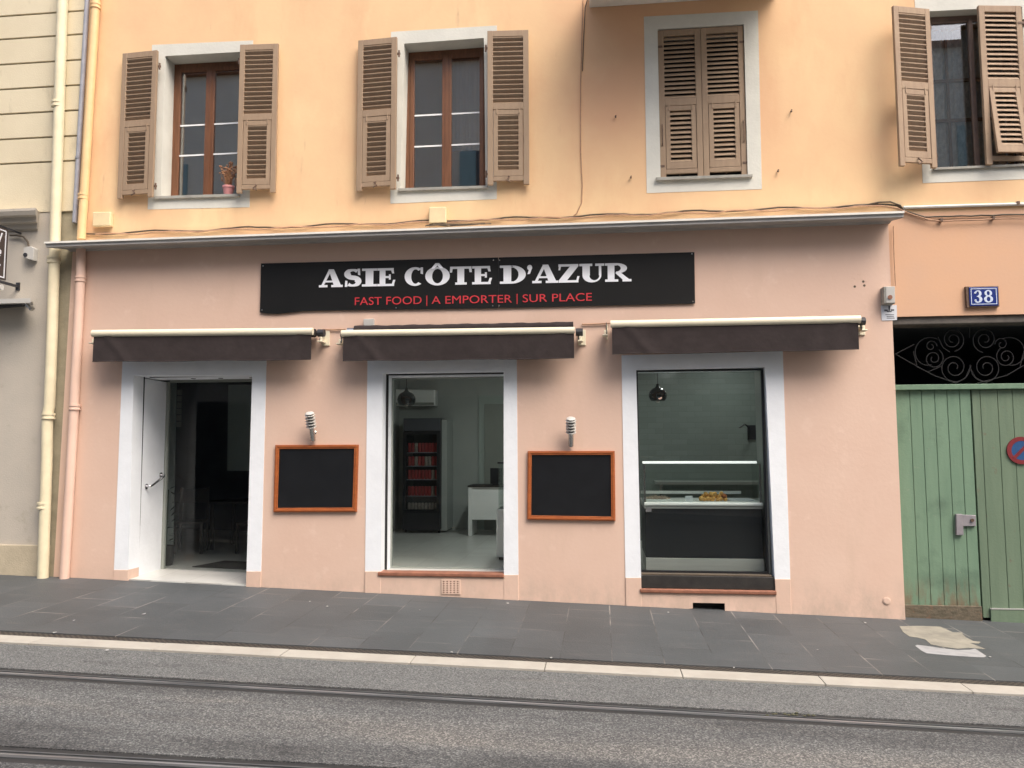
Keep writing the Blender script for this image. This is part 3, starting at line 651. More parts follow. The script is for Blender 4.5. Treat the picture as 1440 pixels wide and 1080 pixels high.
def lit(st):
    m = bpy.data.materials.new('lit_downlight'); m.use_nodes = True; b = m.node_tree.nodes['Principled BSDF']
    b.inputs['Emission Color'].default_value = (0.96, 1.0, 0.96, 1); b.inputs['Emission Strength'].default_value = st; b.inputs['Base Color'].default_value = (.8, .8, .8, 1); return m
M['lit'] = lit(330); M['litdim'] = lit(70); M['litrail'] = lit(0.33)
zl = zc-0.004; c586 = PZ(586, 549, zl)
for (x, y, lab) in ((c586.x, min(c586.y, 3.9), 'lit round ceiling downlight seen above the drinks fridge'), (-1.2, 2.2, 'lit ceiling downlight in the middle of the shop'), (1.15, 1.9, 'lit ceiling downlight above the food counter, left one'), (1.9, 2.5, 'lit ceiling downlight above the food counter, right one')):
    t = empty('ceiling_light', (x, y, zl), lab, 'ceiling light', 'ceiling downlights in the shop')
    MB().lathe((x, y, zl-0.006), [(0.075, 0), (0.085, 0.004), (0.085, 0.010)], 20).build('trim_ring', M['intwhite'], t)
    MB().lathe((x, y, zl-0.009), [(0.06, 0), (0.06, 0.002)], 20).build('lens', M['litdim' if 'counter' in lab else 'lit'], t)
# interior door on back wall
mb = MB(); Y = YBK-0.04
mb.pq([(673, 556), (716, 556), (716, 748), (673, 748)], Y, YBK, Y); mb.build('back_door', M['greywall'], building)
MB().pq([(681, 568), (716, 568), (716, 748), (681, 748)], Y-0.03, Y, Y-0.03).build('back_door_panel', M['doorgrey'], building)
# corner column beside fridge
MB().pq([(617, 590), (628.5, 590), (628.5, 746), (617, 746)], 4.2, YBK, 4.2).build('wall_pier', M['intwall'], building)

# fridge
YF = 4.05
def fx(px, py=670, Y=YF): return P(px, py, Y).x
x0, x1 = fx(566.5), fx(618.5); zt = P(592, 588, YF).z
t = empty('drinks_fridge', ((x0+x1)/2, YF+0.3, FZ), 'tall black glass-door drinks fridge full of red cans behind the middle doorway', 'fridge')
mb = MB(); mb.box(x0, x1, YF+0.05, YF+0.62, zt-0.03, zt); mb.box(x0, x0+0.04, YF+0.05, YF+0.6, FZ+0.06, zt-0.03); mb.box(x1-0.04, x1, YF+0.05, YF+0.6, FZ+0.06, zt-0.03); mb.box(x0+0.04, x1-0.04, YF+0.57, YF+0.6, FZ+0.06, zt-0.03)
mb.box(x0+0.04, x1-0.04, YF+0.05, YF+0.57, FZ+0.06, P(592, 720, YF).z); mb.build('cabinet', M['fridgeblack'], t)
zh = P(592, 606, YF).z; MB().box(x0, x1, YF+0.01, YF+0.05, zh, zt).build('header_panel', M['fridgegrey'], t, bevel=0.006)
zb_ = P(592, 719, YF).z
df = MB(); fwx = 0.055
df.box(x0, x0+fwx, YF, YF+0.05, zb_, zh-0.01); df.box(x1-fwx, x1, YF, YF+0.05, zb_, zh-0.01); df.box(x0+fwx, x1-fwx, YF+0.001, YF+0.05, zh-0.06, zh-0.01); df.box(x0+fwx, x1-fwx, YF+0.001, YF+0.05, zb_, zb_+0.03)
door = df.build('door', M['fridgeblack'], t)
MB().box(x0+fwx, x1-fwx, YF+0.02, YF+0.026, zb_+0.03, zh-0.06).build('pane', M['glass'], door)
MB().box(x0, x1, YF+0.01, YF+0.05, FZ+0.05, zb_-0.004).build('lower_grille', M['fridgeblack'], t)
for a in (x0+0.03, x1-0.03):
    for b in (YF+0.1, YF+0.55): MB().lathe((a, b, FZ), [(0.02, 0), (0.02, 0.06)], 8).build('foot', M['fridgeblack'], t)
shelves = [636, 655, 674, 697, 717]
zs_ = [P(592, y, YF+0.12).z for y in shelves]
n_can = 9
proto = {}
for si, z_ in enumerate(zs_):
    if si < 4: MB().box(x0+0.045, x1-0.045, YF+0.07, YF+0.5, z_-0.012, z_).build('shelf', M['shelfwire'], t)
for si, z_ in enumerate(zs_[:5]):
    for k in range(n_can):
        red = (si < 4 and random.random() < 0.82)
        hh = 0.16 if si < 4 else 0.12
        xx = x0+0.085+(x1-x0-0.17)*k/(n_can-1); yy = YF+0.12
        key = (red, hh)
        if key not in proto:
            o = MB().lathe((xx, yy, z_), [(0.022, 0), (0.027, 0.008), (0.027, hh-0.015), (0.020, hh)], 10).build('drink_can', M['canred' if red else 'canlight']); proto[key] = o
        else:
            o = proto[key].copy(); col.objects.link(o); o.location = (xx, yy, z_)
        shelf_n = ['top', 'second', 'third', 'fourth', 'bottom'][si]
        prop(o, ('red drink can on the %s shelf of the black fridge' if red else 'pale drink can on the %s shelf of the black fridge') % shelf_n, 'drink can', 'drink cans in the fridge, %s %s row' % (('red', shelf_n) if red else ('pale', shelf_n)))
# air conditioner
YA = YBK-0.24
t = empty('air_conditioner', P(585, 571, YA), 'white wall-mounted air conditioner above the drinks fridge', 'air conditioner')
mb = MB(); mb.pq([(548, 547), (612, 548), (612, 571), (548, 571)], YA, YBK-0.002, YA); mb.build('casing', M['intwhite'], t, bevel=0.02)
MB().pq([(550, 566), (610, 566), (610, 569.5), (550, 569.5)], YA-0.004, YA+0.02, YA).build('louvre', M['doorgrey'], t)
# pendants
for (a, b, s_, lab) in ((571.5, 562, 1.0, 'dark mirrored glass pendant lamp hanging inside the middle doorway'), (925, 556, 0.95, 'dark mirrored glass pendant lamp hanging inside the counter window')):
    c = P(a, b, 1.3); r_ = 0.125*s_; t = empty('pendant_lamp', c, lab, 'lamp', 'mirrored pendant lamps')
    MB().tube([(c.x, c.y, c.z+r_*1.2), (c.x, c.y, zc)], 0.004, 6).build('cord', M['darkmech'], t)
    pr = [(0.018, r_*1.25), (0.022, r_*1.0)]+[(r_*math.sin(q_), r_*0.9*math.cos(q_)) for q_ in [R(v) for v in (18, 35, 52, 70, 88, 105, 120, 132)]]+[(r_*0.68, -r_*0.62)]+[(r_*0.95*math.sin(q_), r_*0.85*math.cos(q_)) for q_ in [R(v) for v in (120, 90, 60, 20)]]
    MB().lathe(c, pr[:-4][::-1], 20).build('shade', M['mirror'] if 'mirror' in M else M.setdefault('mirror', mat('smoked_mirror_glass', (0.10, 0.105, 0.11), 0.08, var=0.1, metal=0.9)), t, smooth=True)
    MB().lathe(c+Vector((0, 0, -r_*0.78)), [(0.02, 0), (0.035, 0.03), (0.02, 0.09)], 10).build('bulb', M['lampwhite'], t, smooth=True)
# cash desk
YD = 3.7; x0, x1 = P(658.5, 720, YD).x, P(722, 720, YD).x; zt = P(680, 685, YD).z
t = empty('cash_desk', ((x0+x1)/2, YD+0.3, FZ), 'white glossy cash desk with dark top at the back of the shop', 'desk')
MB().box(x0-0.01, x1, YD-0.01, YD+0.6, zt, zt+0.025).build('desk_top', M['darksill'], t)
MB().box(x0, x0+0.06, YD, YD+0.55, FZ, zt).build('side_panel', M['intwhite'], t)
MB().box(x1-0.06, x1, YD, YD+0.55, FZ, zt).build('side_panel', M['intwhite'], t)
MB().box(x0+0.06, x1-0.06, YD+0.02, YD+0.06, P(680, 731, YD).z, zt).build('front_panel', M['intwhite'], t)
t = empty('card_terminal', P(698, 684, YD+0.1), 'small black till screen standing on the white cash desk', 'till')
c = P(698, 684, YD+0.2); z0 = zt+0.025
MB().box(c.x-0.06, c.x+0.06, c.y-0.05, c.y+0.05, z0, z0+0.02).build('base', M['fridgeblack'], t)
MB().box(c.x-0.10, c.x+0.10, c.y-0.02, c.y+0.02, z0+0.02, z0+0.28).build('screen', M['fridgeblack'], t, bevel=0.006)
# white refrigerated cabinet at right edge of doorway 2
YW = 1.0; x0 = P(697.5, 760, YW).x; x1 = x0+0.75
t = empty('pastry_cabinet', (x0+0.37, YW+0.4, FZ), 'white cabinet with a glass top at the right edge of the middle doorway', 'display cabinet')
MB().box(x0, x1, YW, YW+0.75, FZ+0.04, P(700, 716, YW).z).build('body', M['intwhite'], t, bevel=0.02)
MB().box(x0+0.03, x1-0.03, YW+0.05, YW+0.7, FZ, FZ+0.04).build('plinth', M['fridgeblack'], t)
zz = P(700, 716, YW).z; zt = P(703, 652, YW).z
mb = MB(); mb.box(x0+0.03, x0+0.045, YW+0.02, YW+0.7, zz, zt); mb.box(x0+0.045, x1-0.03, YW+0.02, YW+0.03, zz, zt); mb.build('glass_hood', M['glass'], t)
mb = MB(); mb.box(x0+0.02, x1-0.02, YW+0.01, YW+0.72, zt, zt+0.02); mb.build('hood_top', M['darkmech'], t)

# ---- window 3 : sill, glazing, counter
q3 = rng(D3)
zsT, zsB = P(990, 807.5).z, P(990, 833).z
mb = MB(); mb.box(q3[0]-0.0, q3[1]+0.0, -0.006, 0.119, zsB+0.035, zsT-0.02); mb.build('sill_panel', M['darksill'], building, bevel=0.006)
MB().box(q3[0]+0.02, q3[1]-0.03, -0.001, 0.118, zsT-0.02, zsT+0.001).build('sill_edge', M['brownsill'], building, bevel=0.005)
MB().box(q3[0]-0.0, q3[1]+0.01, -0.042, 0.03, zsB-0.012, zsB+0.035).build('door_sill', M['terracotta'], building, bevel=0.012)
vx0, vx1 = P(974, 852).x, P(1019, 852).x; vz0, vz1 = P(996, 858).z, P(996, 847.5).z
holed_wall(q3[0]-0.02, q3[1]+0.03, -0.6, zsB-0.012, [(vx0, vx1, vz0, vz1)], -0.020, 0.03).build('sill_riser', M['pink'], building)
MB().box(vx0-0.05, vx1+0.05, 0.10, 0.11, vz0-0.05, vz1+0.05).build('vent_opening', M['black'], building)
# chipped rim around vent and under it
mb = MB(); mb.pq([(957, 857), (975, 855.5), (975, 858.5), (972, 862), (958, 861)], -0.0225, -0.019, -0.02); mb.build('chipped_plaster', M['black'], building)
glazing(q3[0]-0.0, q3[1]-0.045, zsT+0.001, q3[3]-0.004, 0.085, 0.022, M['fridgeblack'])
# right inner lining, grey
MB().box(q3[1]-0.046, q3[1]-0.020, 0.10, 0.56, zsT, q3[3]).build('door_lining', M['doorgrey'], building)
# counter
YC = 0.17; x0, x1 = P(906, 720, YC).x, P(1073, 720, YC).x
zk0, zk1, zp, zt0, zt1, zg = (P(990, y, YC).z for y in (805, 785, 715.5, 711, 704, 652))
zk0 = max(zk0, FZ+0.004)
t = empty('display_counter', ((x0+x1)/2, YC+0.45, FZ), 'black refrigerated food counter with glass screen in the right window', 'display counter')
MB().box(x0+0.01, x1-0.01, YC+0.012, YC+0.85, zk1, zp).build('front_panel', M['fridgeblack'], t, bevel=0.004)
MB().box(x0+0.01, x1-0.0, YC, YC+0.8, zk0, zk1-0.004).build('kick_plate', M['kick'], t, bevel=0.004)
MB().box(x0, x1, YC-0.01, YC+0.85, zp+0.002, zt0).build('under_rail', M['kick'], t)
MB().box(x0, x1, YC-0.03, YC+0.85, zt0, zt1-0.02).build('counter_edge', M['intwhite'], t, bevel=0.01)
mb = MB(); mb.box(x0+0.01, x1-0.01, YC+0.02, YC+0.026, zt1-0.02, zg); mb.build('glass_screen', M['glass'], t)
MB().box(x0+0.0, x0+0.006, YC+0.03, YC+0.6, zt1-0.02, zg).build('glass_screen', M['glass'], t); MB().box(x1-0.006, x1, YC+0.03, YC+0.6, zt1-0.02, zg).build('glass_screen', M['glass'], t)
MB().box(x0-0.01, x1-0.05, YC+0.005, YC+0.045, zg, zg+0.028).build('top_rail', M['litrail'], t, bevel=0.006)
MB().box(x0+0.0, x1, YC+0.05, YC+0.6, zg+0.008, zg+0.016).build('glass_shelf', M['glass'], t)
zr = P(990, 692, YC+0.7).z; MB().box(x0, x1-0.12, YC+0.68, YC+0.71, zr-0.02, zr+0.015).build('back_rail', M['intwhite'], t)
for a in (x0+0.0, x1-0.03): MB().box(a, a+0.02, YC+0.0, YC+0.03, zt1-0.02, zg).build('post', M['steel'], t)
MB().box(x0+0.012, x1-0.012, YC+0.03, YC+0.67, zt1-0.03, zt1-0.012).build('tray_deck', M['intwhite'], t)
MB().pq([(908, 713), (916, 713), (916, 719.5), (908, 719.5)], YC-0.014, YC, YC).build('maker_plate', M['lockgrey'], t)
zd = zt1-0.012
# fried balls
def ball(c, r_, m_):
    mb = MB(); pr = [(r_*math.sin(R(v))*random.uniform(.95, 1.05), -r_*math.cos(R(v))*0.92) for v in (12, 35, 58, 80, 102, 125, 148, 168)]
    return mb.lathe(c, pr, 12)
proto = None; spots = []
for row, (n_, yy, zz_) in enumerate([(8, 0.10, 0.0), (7, 0.145, 0.03), (4, 0.12, 0.058)]):
    for k in range(n_):
        a = 986+row*4+k*(33-row*7)/max(1, n_-1)
        c = P(a, 700, YC+yy); spots.append((c.x+random.uniform(-.014, .014), YC+yy+random.uniform(-.02, .02), zd+0.024+zz_+random.uniform(-.006, .006)))
for i, s_ in enumerate(spots):
    if proto is None: o = ball(Vector((0, 0, 0)), 0.027, None).build('fried_ball', M['food'], origin=(0, 0, 0), smooth=True); proto = o
    else: o = proto.copy(); col.objects.link(o)
    o.location = s_; o.rotation_euler = (random.random()*3, random.random()*3, random.random()*3); k = random.uniform(0.9, 1.12); o.scale = (k, k, k)
    prop(o, 'golden round fried ball heaped behind the glass of the food counter', 'fried food', 'fried balls heaped on the counter')
M['foodred'] = mat('browned_fried_dough', (0.40, 0.13, 0.04), 0.75, c2=(0.25, 0.07, 0.02), vscale=22, bump=0.8, bscale=90)
o = ball(Vector((0, 0, 0)), 0.034, None).build('fried_ball', M['foodred'], origin=(0, 0, 0), smooth=True); c = P(1018, 698, YC+0.12); o.location = (c.x, c.y, zd+0.055)
prop(o, 'darker reddish fried ball at the right end of the heap', 'fried food')
# shallow dish of salad left
xa, xb = P(908, 702, YC+0.1).x, P(944, 702, YC+0.1).x
t = empty('salad_dish', ((xa+xb)/2, YC+0.2, zd), 'shallow dish of pale shredded salad at the left of the counter', 'dish')
MB().box(xa, xb, YC+0.05, YC+0.38, zd+0.001, zd+0.02).build('dish', M['intwhite'], t, bevel=0.006)
mb = MB()
for k in range(150):
    c = Vector((random.uniform(xa+.02, xb-.02), random.uniform(YC+0.07, YC+0.36), 0)); h_ = 0.03*math.sin(math.pi*(c.x-xa)/(xb-xa)); c.z = zd+0.018+random.random()*h_
    q_ = random.uniform(0, math.tau); d = Vector((math.cos(q_), math.sin(q_), random.uniform(-.4, .4)))*0.028; mb.tube([c-d, c+Vector((0, 0, 0.006)), c+d], 0.0035, 4)
mb.build('shredded_salad', M['noodle'], t)
c = P(969, 699, YC+0.09); mb = MB(); T = Matrix.Translation((c.x, c.y, zd)) @ Matrix.Rotation(R(-20), 4, 'X')
mb.box(-0.042, 0.042, -0.002, 0.002, 0.0, 0.062, T); mb.box(-0.042, 0.042, 0.0, 0.04, 0.0, 0.003, Matrix.Translation((c.x, c.y, zd)))
prop(mb.build('price_card', M['paper']), 'blank white price card between the salad dish and the fried balls', 'price card')
xa, xb = P(1026, 703, YC+0.1).x, P(1060, 703, YC+0.1).x
mb = MB(); mb.box(xa, xb, YC+0.08, YC+0.4, zd+0.001, zd+0.016); prop(mb.build('empty_tray', M['paper'], bevel=0.005), 'flat pale tray lying right of the fried balls', 'tray')
# things behind: extractor box on the tiled wall side
c0_ = P(1058, 603, TW-0.25)
t = empty('wall_fixture', c0_, 'small dark bracket fixture on the tiled wall inside the right window', 'wall fixture')
mb = MB(); mb.box(c0_.x-0.03, c0_.x+0.09, TW-0.03, TW-0.001, c0_.z-0.16, c0_.z+0.06); mb.build('plate', M['darkmech'], t)
MB().tube([(c0_.x, TW-0.03, c0_.z+0.02), (c0_.x-0.1, TW-0.2, c0_.z+0.07), (c0_.x-0.18, TW-0.22, c0_.z+0.02)], 0.012, 6).build('arm', M['darkmech'], t)
t = empty('kitchen_shelf', (1.5, TW-0.2, 1.0), 'low steel kitchen bench behind the food counter', 'bench')
MB().box(0.8, 2.9, TW-0.55, TW-0.01, FZ+0.88, FZ+0.92).build('bench_top', M['kick'], t)
for a in (0.85, 2.82): MB().box(a, a+0.04, TW-0.52, TW-0.48, FZ, FZ+0.88).build('leg', M['steel'], t)

# vent grille under doorway 2
t = empty('vent_grille', P(634, 836, -0.02), 'square pierced vent painted pink under the middle doorway', 'vent')
vp = [(620.5, 814.5), (647.5, 815), (648, 836), (621, 835.5)]
MB().pq(vp, -0.030, -0.018, -0.02).build('plate', M['pink'], t, bevel=0.003)
mb = MB()
for i in range(5):
    for j in range(6):
        a, b = 624+i*4.9, 817.6+j*3.1; mb.pq([(a-1.0, b-.7), (a+1.0, b-.7), (a+1.0, b+.7), (a-1.0, b+.7)], -0.0315, -0.029, -0.03)
mb.build('holes', mat('vent_hole', (0.16, 0.075, 0.05), 0.9), t)

# ================================================================== WINDOWS (upper)
def window(outer, inner, sillq, panes, muntins, fm, rev=0.22, frame_in=None, lab=None, fwid=0.055, gl='glassup'):
    win = surround('window', outer, inner, 0.30, M['offwhite'], -0.004, True); win['label'] = lab
    # surround bottom under sill is part of it; interior frame
    r_ = rng(inner); yf = rev
    x0, x1, z0, z1 = P(inner[0][0]*.5+inner[3][0]*.5, (inner[0][1]+inner[3][1])/2).x, P(inner[1][0]*.5+inner[2][0]*.5, (inner[1][1]+inner[2][1])/2).x, P((inner[3][0]+inner[2][0])/2, (inner[3][1]+inner[2][1])/2).z, P((inner[0][0]+inner[1][0])/2, (inner[0][1]+inner[1][1])/2).z
    xc = (x0+x1)/2
    fr = MB(); fr.box(x0-0.01, x0+0.04, yf, yf+0.07, z0-0.02, z1+0.02); fr.box(x1-0.04, x1+0.01, yf, yf+0.07, z0-0.02, z1+0.02); fr.box(x0+0.04, x1-0.04, yf+0.001, yf+0.069, z1-0.055, z1+0.02); fr.box(x0+0.04, x1-0.04, yf+0.001, yf+0.069, z0-0.02, z0+0.03)
    fr = fr.build('frame', fm, win, bevel=0.004)
    for a, b in ((x0+0.042, xc-0.004), (xc+0.004, x1-0.042)):
        c = MB(); Y0, Y1 = yf-0.012, yf+0.045; z0_, z1_ = z0+0.032, z1-0.058
        c.box(a, a+fwid, Y0, Y1, z0_, z1_); c.box(b-fwid, b, Y0, Y1, z0_, z1_); c.box(a+fwid, b-fwid, Y0+.001, Y1-.001, z1_-fwid, z1_); c.box(a+fwid, b-fwid, Y0+.001, Y1-.001, z0_, z0_+fwid*1.1)
        c.build('casement', fm, win, bevel=0.006)
        MB().box(a+fwid, b-fwid, yf+0.012, yf+0.018, z0_+fwid*1.1, z1_-fwid).build('pane', M[gl], win)
        if muntins:
            mm = MB()
            for k in muntins: zz = z0+(z1-z0)*k; mm.box(a+fwid, b-fwid, yf+0.004, yf+0.011, zz-0.010, zz+0.010)
            mm.build('muntin', M['intwhite'], win)
    MB().box(xc-0.022, xc+0.022, yf-0.022, yf-0.012, z0+0.035, z1-0.06).build('cover_strip', fm, win, bevel=0.004)
    s_ = MB().pq(sillq, -0.035, 0.22, 0); s_.build('sill', M['sillstone'], win, bevel=0.004)
    return win, (x0, x1, z0, z1)
M['sillstone'] = mat('sill_stone', (0.36, 0.35, 0.31), 0.8, var=0.25, vscale=8, bump=0.2)
w1, r1 = window([(214, 63.3), (356, 57), (351, 291.5), (208, 294.5)], W1, [(217.5, 277), (337.5, 273.5), (337.5, 277.5), (219, 281)], None, (0.555, 0.34), M['brown'], lab='leftmost brown window with a pink flower pot on its sill')
w2, r2 = window([(550, 45), (698.8, 36), (698.6, 280), (549, 286.3)], W2, [(560.5, 266), (686.5, 262), (686.5, 266), (562, 270)], None, (0.555, 0.34), M['brown'], lab='brown casement window over the black shop sign')
w3 = surround('window', [(905.4, 23.6), (1065.8, 15), (1071.3, 266), (909.5, 271.6)], W3, 0.30, M['offwhite'], -0.004, True); w3['label'] = 'window behind closed brown shutters'
MB().pq([(922, 251), (1057.5, 246.5), (1057.5, 250.5), (923, 255.5)], -0.045, 0.2, 0).build('sill', M['sillstone'], w3, bevel=0.004)
rr = rng(W3); MB().box(rr[0]-0.1, rr[1]+0.1, 0.301, 0.32, rr[2]-0.1, rr[3]+0.1).build('dark_interior', M['black'], w3)
w4, r4 = window([(1285.6, -12), (1460, -22), (1466, 251), (1297.6, 257.5)], W4, [(1311, 237), (1452, 231), (1452, 234.5), (1312, 240.5)], None, None, M['brown4'], fwid=0.020, rev=0.13, gl='glass4', lab='window with lace curtain and half closed shutters at far right')
# curtains
def curtain(x0, x1, z0, z1, Y, m, name='curtain', parent=None, folds=9):
    mb = MB(); n = 60; vs = []
    for i in range(n+1):
        x = x0+(x1-x0)*i/n; y = Y+0.018*math.sin(i/n*math.tau*folds)+0.006*math.sin(i*1.7)
        vs += [(x, y, z0), (x, y, z1)]
    mb.add(vs, [(2*i, 2*i+2, 2*i+3, 2*i+1) for i in range(n)]); o = mb.build(name, m, parent, smooth=True)
    return o
x0, x1, z0, z1 = r2; curtain((x0+x1)/2+0.02, x1-0.02, z0+(z1-z0)*0.32, z1-0.05, 0.33, M['curtain'], parent=w2, folds=4)
x0, x1, z0, z1 = r4; curtain(x0+0.05, x1-0.05, z0+0.04, z1-0.05, 0.35, M['lace'], parent=w4, folds=8)
mb = MB(); mb.box(x0+0.28, x0+0.31, 0.31, 0.33, z0, z1); mb.box(x0, x1, 0.31, 0.33, z0+(z1-z0)*0.36, z0+(z1-z0)*0.38); mb.box(x0, x1, 0.31, 0.33, z0+(z1-z0)*0.62, z0+(z1-z0)*0.64); mb.build('inner_bars', M['brown4'], w4)
# rooms behind the windows (upper): one dark closed volume already

# flower pot on sill 1
c = P(320.5, 273, 0.05)
t = empty('flower_pot', (c.x, 0.06, P(320.5, 274.5, 0.05).z), 'pink flower pot with dried brown flowers on the leftmost window sill', 'flower pot')
zb = P(320.5, 276, 0.06).z; MB().lathe((c.x, 0.06, zb), [(0.050, 0), (0.068, 0.10), (0.074, 0.10), (0.074, 0.125), (0.064, 0.125), (0.06, 0.11)], 20).build('pot', M['pot'], t, smooth=True)
mb = MB()
for k in range(70):
    q_ = random.uniform(0, math.tau); r_ = random.random()**.6*0.12; h_ = random.uniform(0.12, 0.34)-r_*0.3
    tip = Vector((c.x+math.cos(q_)*r_, 0.06+math.sin(q_)*r_*0.7, zb+0.10+h_))
    mb.tube([(c.x+math.cos(q_)*0.02, 0.06+math.sin(q_)*0.02, zb+0.1), (c.x+math.cos(q_)*r_*.5, 0.06+math.sin(q_)*r_*.4, zb+0.1+h_*.6), tip], 0.0025, 4)
    mb.lathe(tip, [(0.004, -0.008), (0.013, 0), (0.005, 0.012)], 6)
mb.build('dried_flowers', M['dried'], t)

# ================================================================== SHUTTERS
def shutter(hx, hy, z0, z1, wd, side, ang, m=M['shutter'], flap=0.0, stays=True, lab=None, bottom_gap=0.0):
    """side=+1: hinge at left edge (leaf goes +x when closed). ang: opening angle in degrees."""
    t = bpy.data.objects.new('shutter', None)
    H = z1-z0; s = side; th = 0.038
    def X(a): return a*s
    def bx(mb, a0, a1, y0, y1, c0, c1): mb.box(min(X(a0), X(a1)), max(X(a0), X(a1)), y0, y1, c0, c1)
    st = wd*0.135; zm = H*0.505
    fr = MB(); bx(fr, 0, st, 0, th, 0, H); bx(fr, wd-st, wd, 0, th, 0, H)
    bx(fr, st, wd-st, 0.001, th-.001, H-0.075, H); bx(fr, st, wd-st, 0.001, th-.001, zm-0.04, zm+0.045); bx(fr, st, wd-st, 0.002, th-.002, 0.045, 0.10)
    # rebate strips
    me = fr.build('shutter', m, None, xf=1, bevel=0.004)
    me.location = (hx, hy, z0); me.rotation_euler.z = R(-ang*s); me.parent = building
    if lab: me['label'] = lab
    up_ = MB(); n = 14; zz0, zz1 = zm+0.045, H-0.075
    def slats(mb, a0, a1, c0, c1, n, yo):
        pitch = (c1-c0)/n
        for k in range(n):
            zc_ = c0+pitch*(k+0.5); hgt = pitch*1.02; dy = 0.030
            T = Matrix.Translation((0, yo, zc_)) 
            x_0, x_1 = min(X(a0), X(a1)), max(X(a0), X(a1)); tk = 0.007
            # slat falls towards the outer face (y small = outside)
            vs = [(x_0, yo-dy/2, zc_-hgt*0.40-tk/2), (x_1, yo-dy/2, zc_-hgt*0.40-tk/2), (x_1, yo-dy/2, zc_-hgt*0.40+tk), (x_0, yo-dy/2, zc_-hgt*0.40+tk),
                  (x_0, yo+dy/2, zc_+hgt*0.28-tk/2), (x_1, yo+dy/2, zc_+hgt*0.28-tk/2), (x_1, yo+dy/2, zc_+hgt*0.28+tk), (x_0, yo+dy/2, zc_+hgt*0.28+tk)]
            mb.add(vs, [(0, 1, 2, 3), (7, 6, 5, 4), (0, 4, 5, 1), (3, 2, 6, 7), (0, 3, 7, 4), (1, 5, 6, 2)])
    slats(up_, st-0.004, wd-st+0.004, zz0, zz1, n, th/2)
    up_.build('louvres', m, me, xf=1)
    # lower flap: own frame + slats
    a0, a1 = st+0.006, wd-st-0.006; f0, f1 = 0.104, zm-0.045; fw_ = wd*0.105
    yo = 0.002
    fl = MB(); bx(fl, a0, a0+fw_, yo, th-.003, f0, f1); bx(fl, a1-fw_, a1, yo, th-.003, f0, f1); bx(fl, a0+fw_, a1-fw_, yo+.001, th-.004, f1-0.055, f1); bx(fl, a0+fw_, a1-fw_, yo+.001, th-.004, f0, f0+0.075)
    slats(fl, a0+fw_-0.003, a1-fw_+0.003, f0+0.075, f1-0.055, 11, th/2)
    fo = fl.build('louvred_flap', m, me, xf=1, bevel=0.0)
    if flap:
        fo.location = (0, 0, f1); 
        for v in fo.data.vertices: v.co.z -= f1
        fo.rotation_euler.x = R(-flap)
    for zz in (0.14, H-0.20):
        ir = MB(); bx(ir, -0.035, 0.05, -0.004, 0.012, zz-0.012, zz+0.012); ir.tube([(X(-0.02), 0.005, zz-0.04), (X(-0.02), 0.005, zz+0.04)], 0.011, 8); ir.build('hinge', M['iron'], me, xf=1)
    for a in (a0+0.03, a1-0.05):
        ir = MB(); zz = f1-0.02; bx(ir, a, a+0.016, -0.004, th+0.003, zz-0.03, zz+0.05); ir.build('flap_hinge', m, me, xf=1, bevel=0.002)
    ir = MB(); ir.tube([(X(wd*0.5), th+0.002, 0.10), (X(wd*0.53), th+0.02, 0.085), (X(wd*0.45), th+0.03, 0.045), (X(wd*0.55), th+0.03, 0.02)], 0.008, 6); ir.build('hook', M['iron'], me, xf=1)
    ir = MB(); ir.tube([(X(st*.45), -0.001, zm*0.42), (X(st*.45), -0.02, zm*0.45), (X(st*.45), -0.02, zm*0.68), (X(st*.45), -0.001, zm*0.71)], 0.006, 6); ir.build('pull_bar', M['iron'], me, xf=1)
    return me
def rr2(q):  # mean rect of a measured opening
    return (P((q[0][0]+q[3][0])/2, (q[0][1]+q[3][1])/2).x, P((q[1][0]+q[2][0])/2, (q[1][1]+q[2][1])/2).x, P((q[3][0]+q[2][0])/2, (q[3][1]+q[2][1])/2).z, P((q[0][0]+q[1][0])/2, (q[0][1]+q[1][1])/2).z)
a1_ = rr2(W1); a2_ = rr2(W2); a3_ = rr2(W3); a4_ = rr2(W4)
for (a, lf_, rt_, l1, l2) in ((a1_, 183.5, 183.5, 'leftmost of the open shutters', 'shutter left open beside the flower pot window, on its right'), (a2_, 183.5, 184, 'open shutter left of the window above the sign', 'open shutter right of the window above the sign')):
    wd = (a[1]-a[0])/2*0.97; z0, z1 = a[2]+0.0, a[3]+0.03
    shutter(a[0]-0.045, -0.075, z0-0.01, z1, wd, 1, lf_, lab=l1); shutter(a[1]+0.045, -0.075, z0-0.01, z1, wd, -1, rt_, lab=l2)
wd = (a3_[1]-a3_[0])/2-0.004
shutter(a3_[0]+0.002, 0.012, a3_[2]+0.015, a3_[3]-0.008, wd, 1, 0, lab='left leaf of the closed shutters'); shutter(a3_[1]-0.002, 0.012, a3_[2]+0.015, a3_[3]-0.008, wd, -1, 0, lab='right leaf of the closed shutters')
wd4 = (a4_[1]-a4_[0])/2*1.0
shutter(a4_[0]-0.055, -0.085, a4_[2]-0.03, a4_[3]-0.03, wd4*0.92, 1, 164, M['shutterold'], lab='weathered shutter standing ajar from the wall at far right')
shutter(a4_[1]-0.0, -0.012, a4_[2]+0.0, a4_[3]-0.0, wd4, -1, 8, M['shutterold'], flap=7, lab='weathered half closed shutter with its lower flap tilted out')

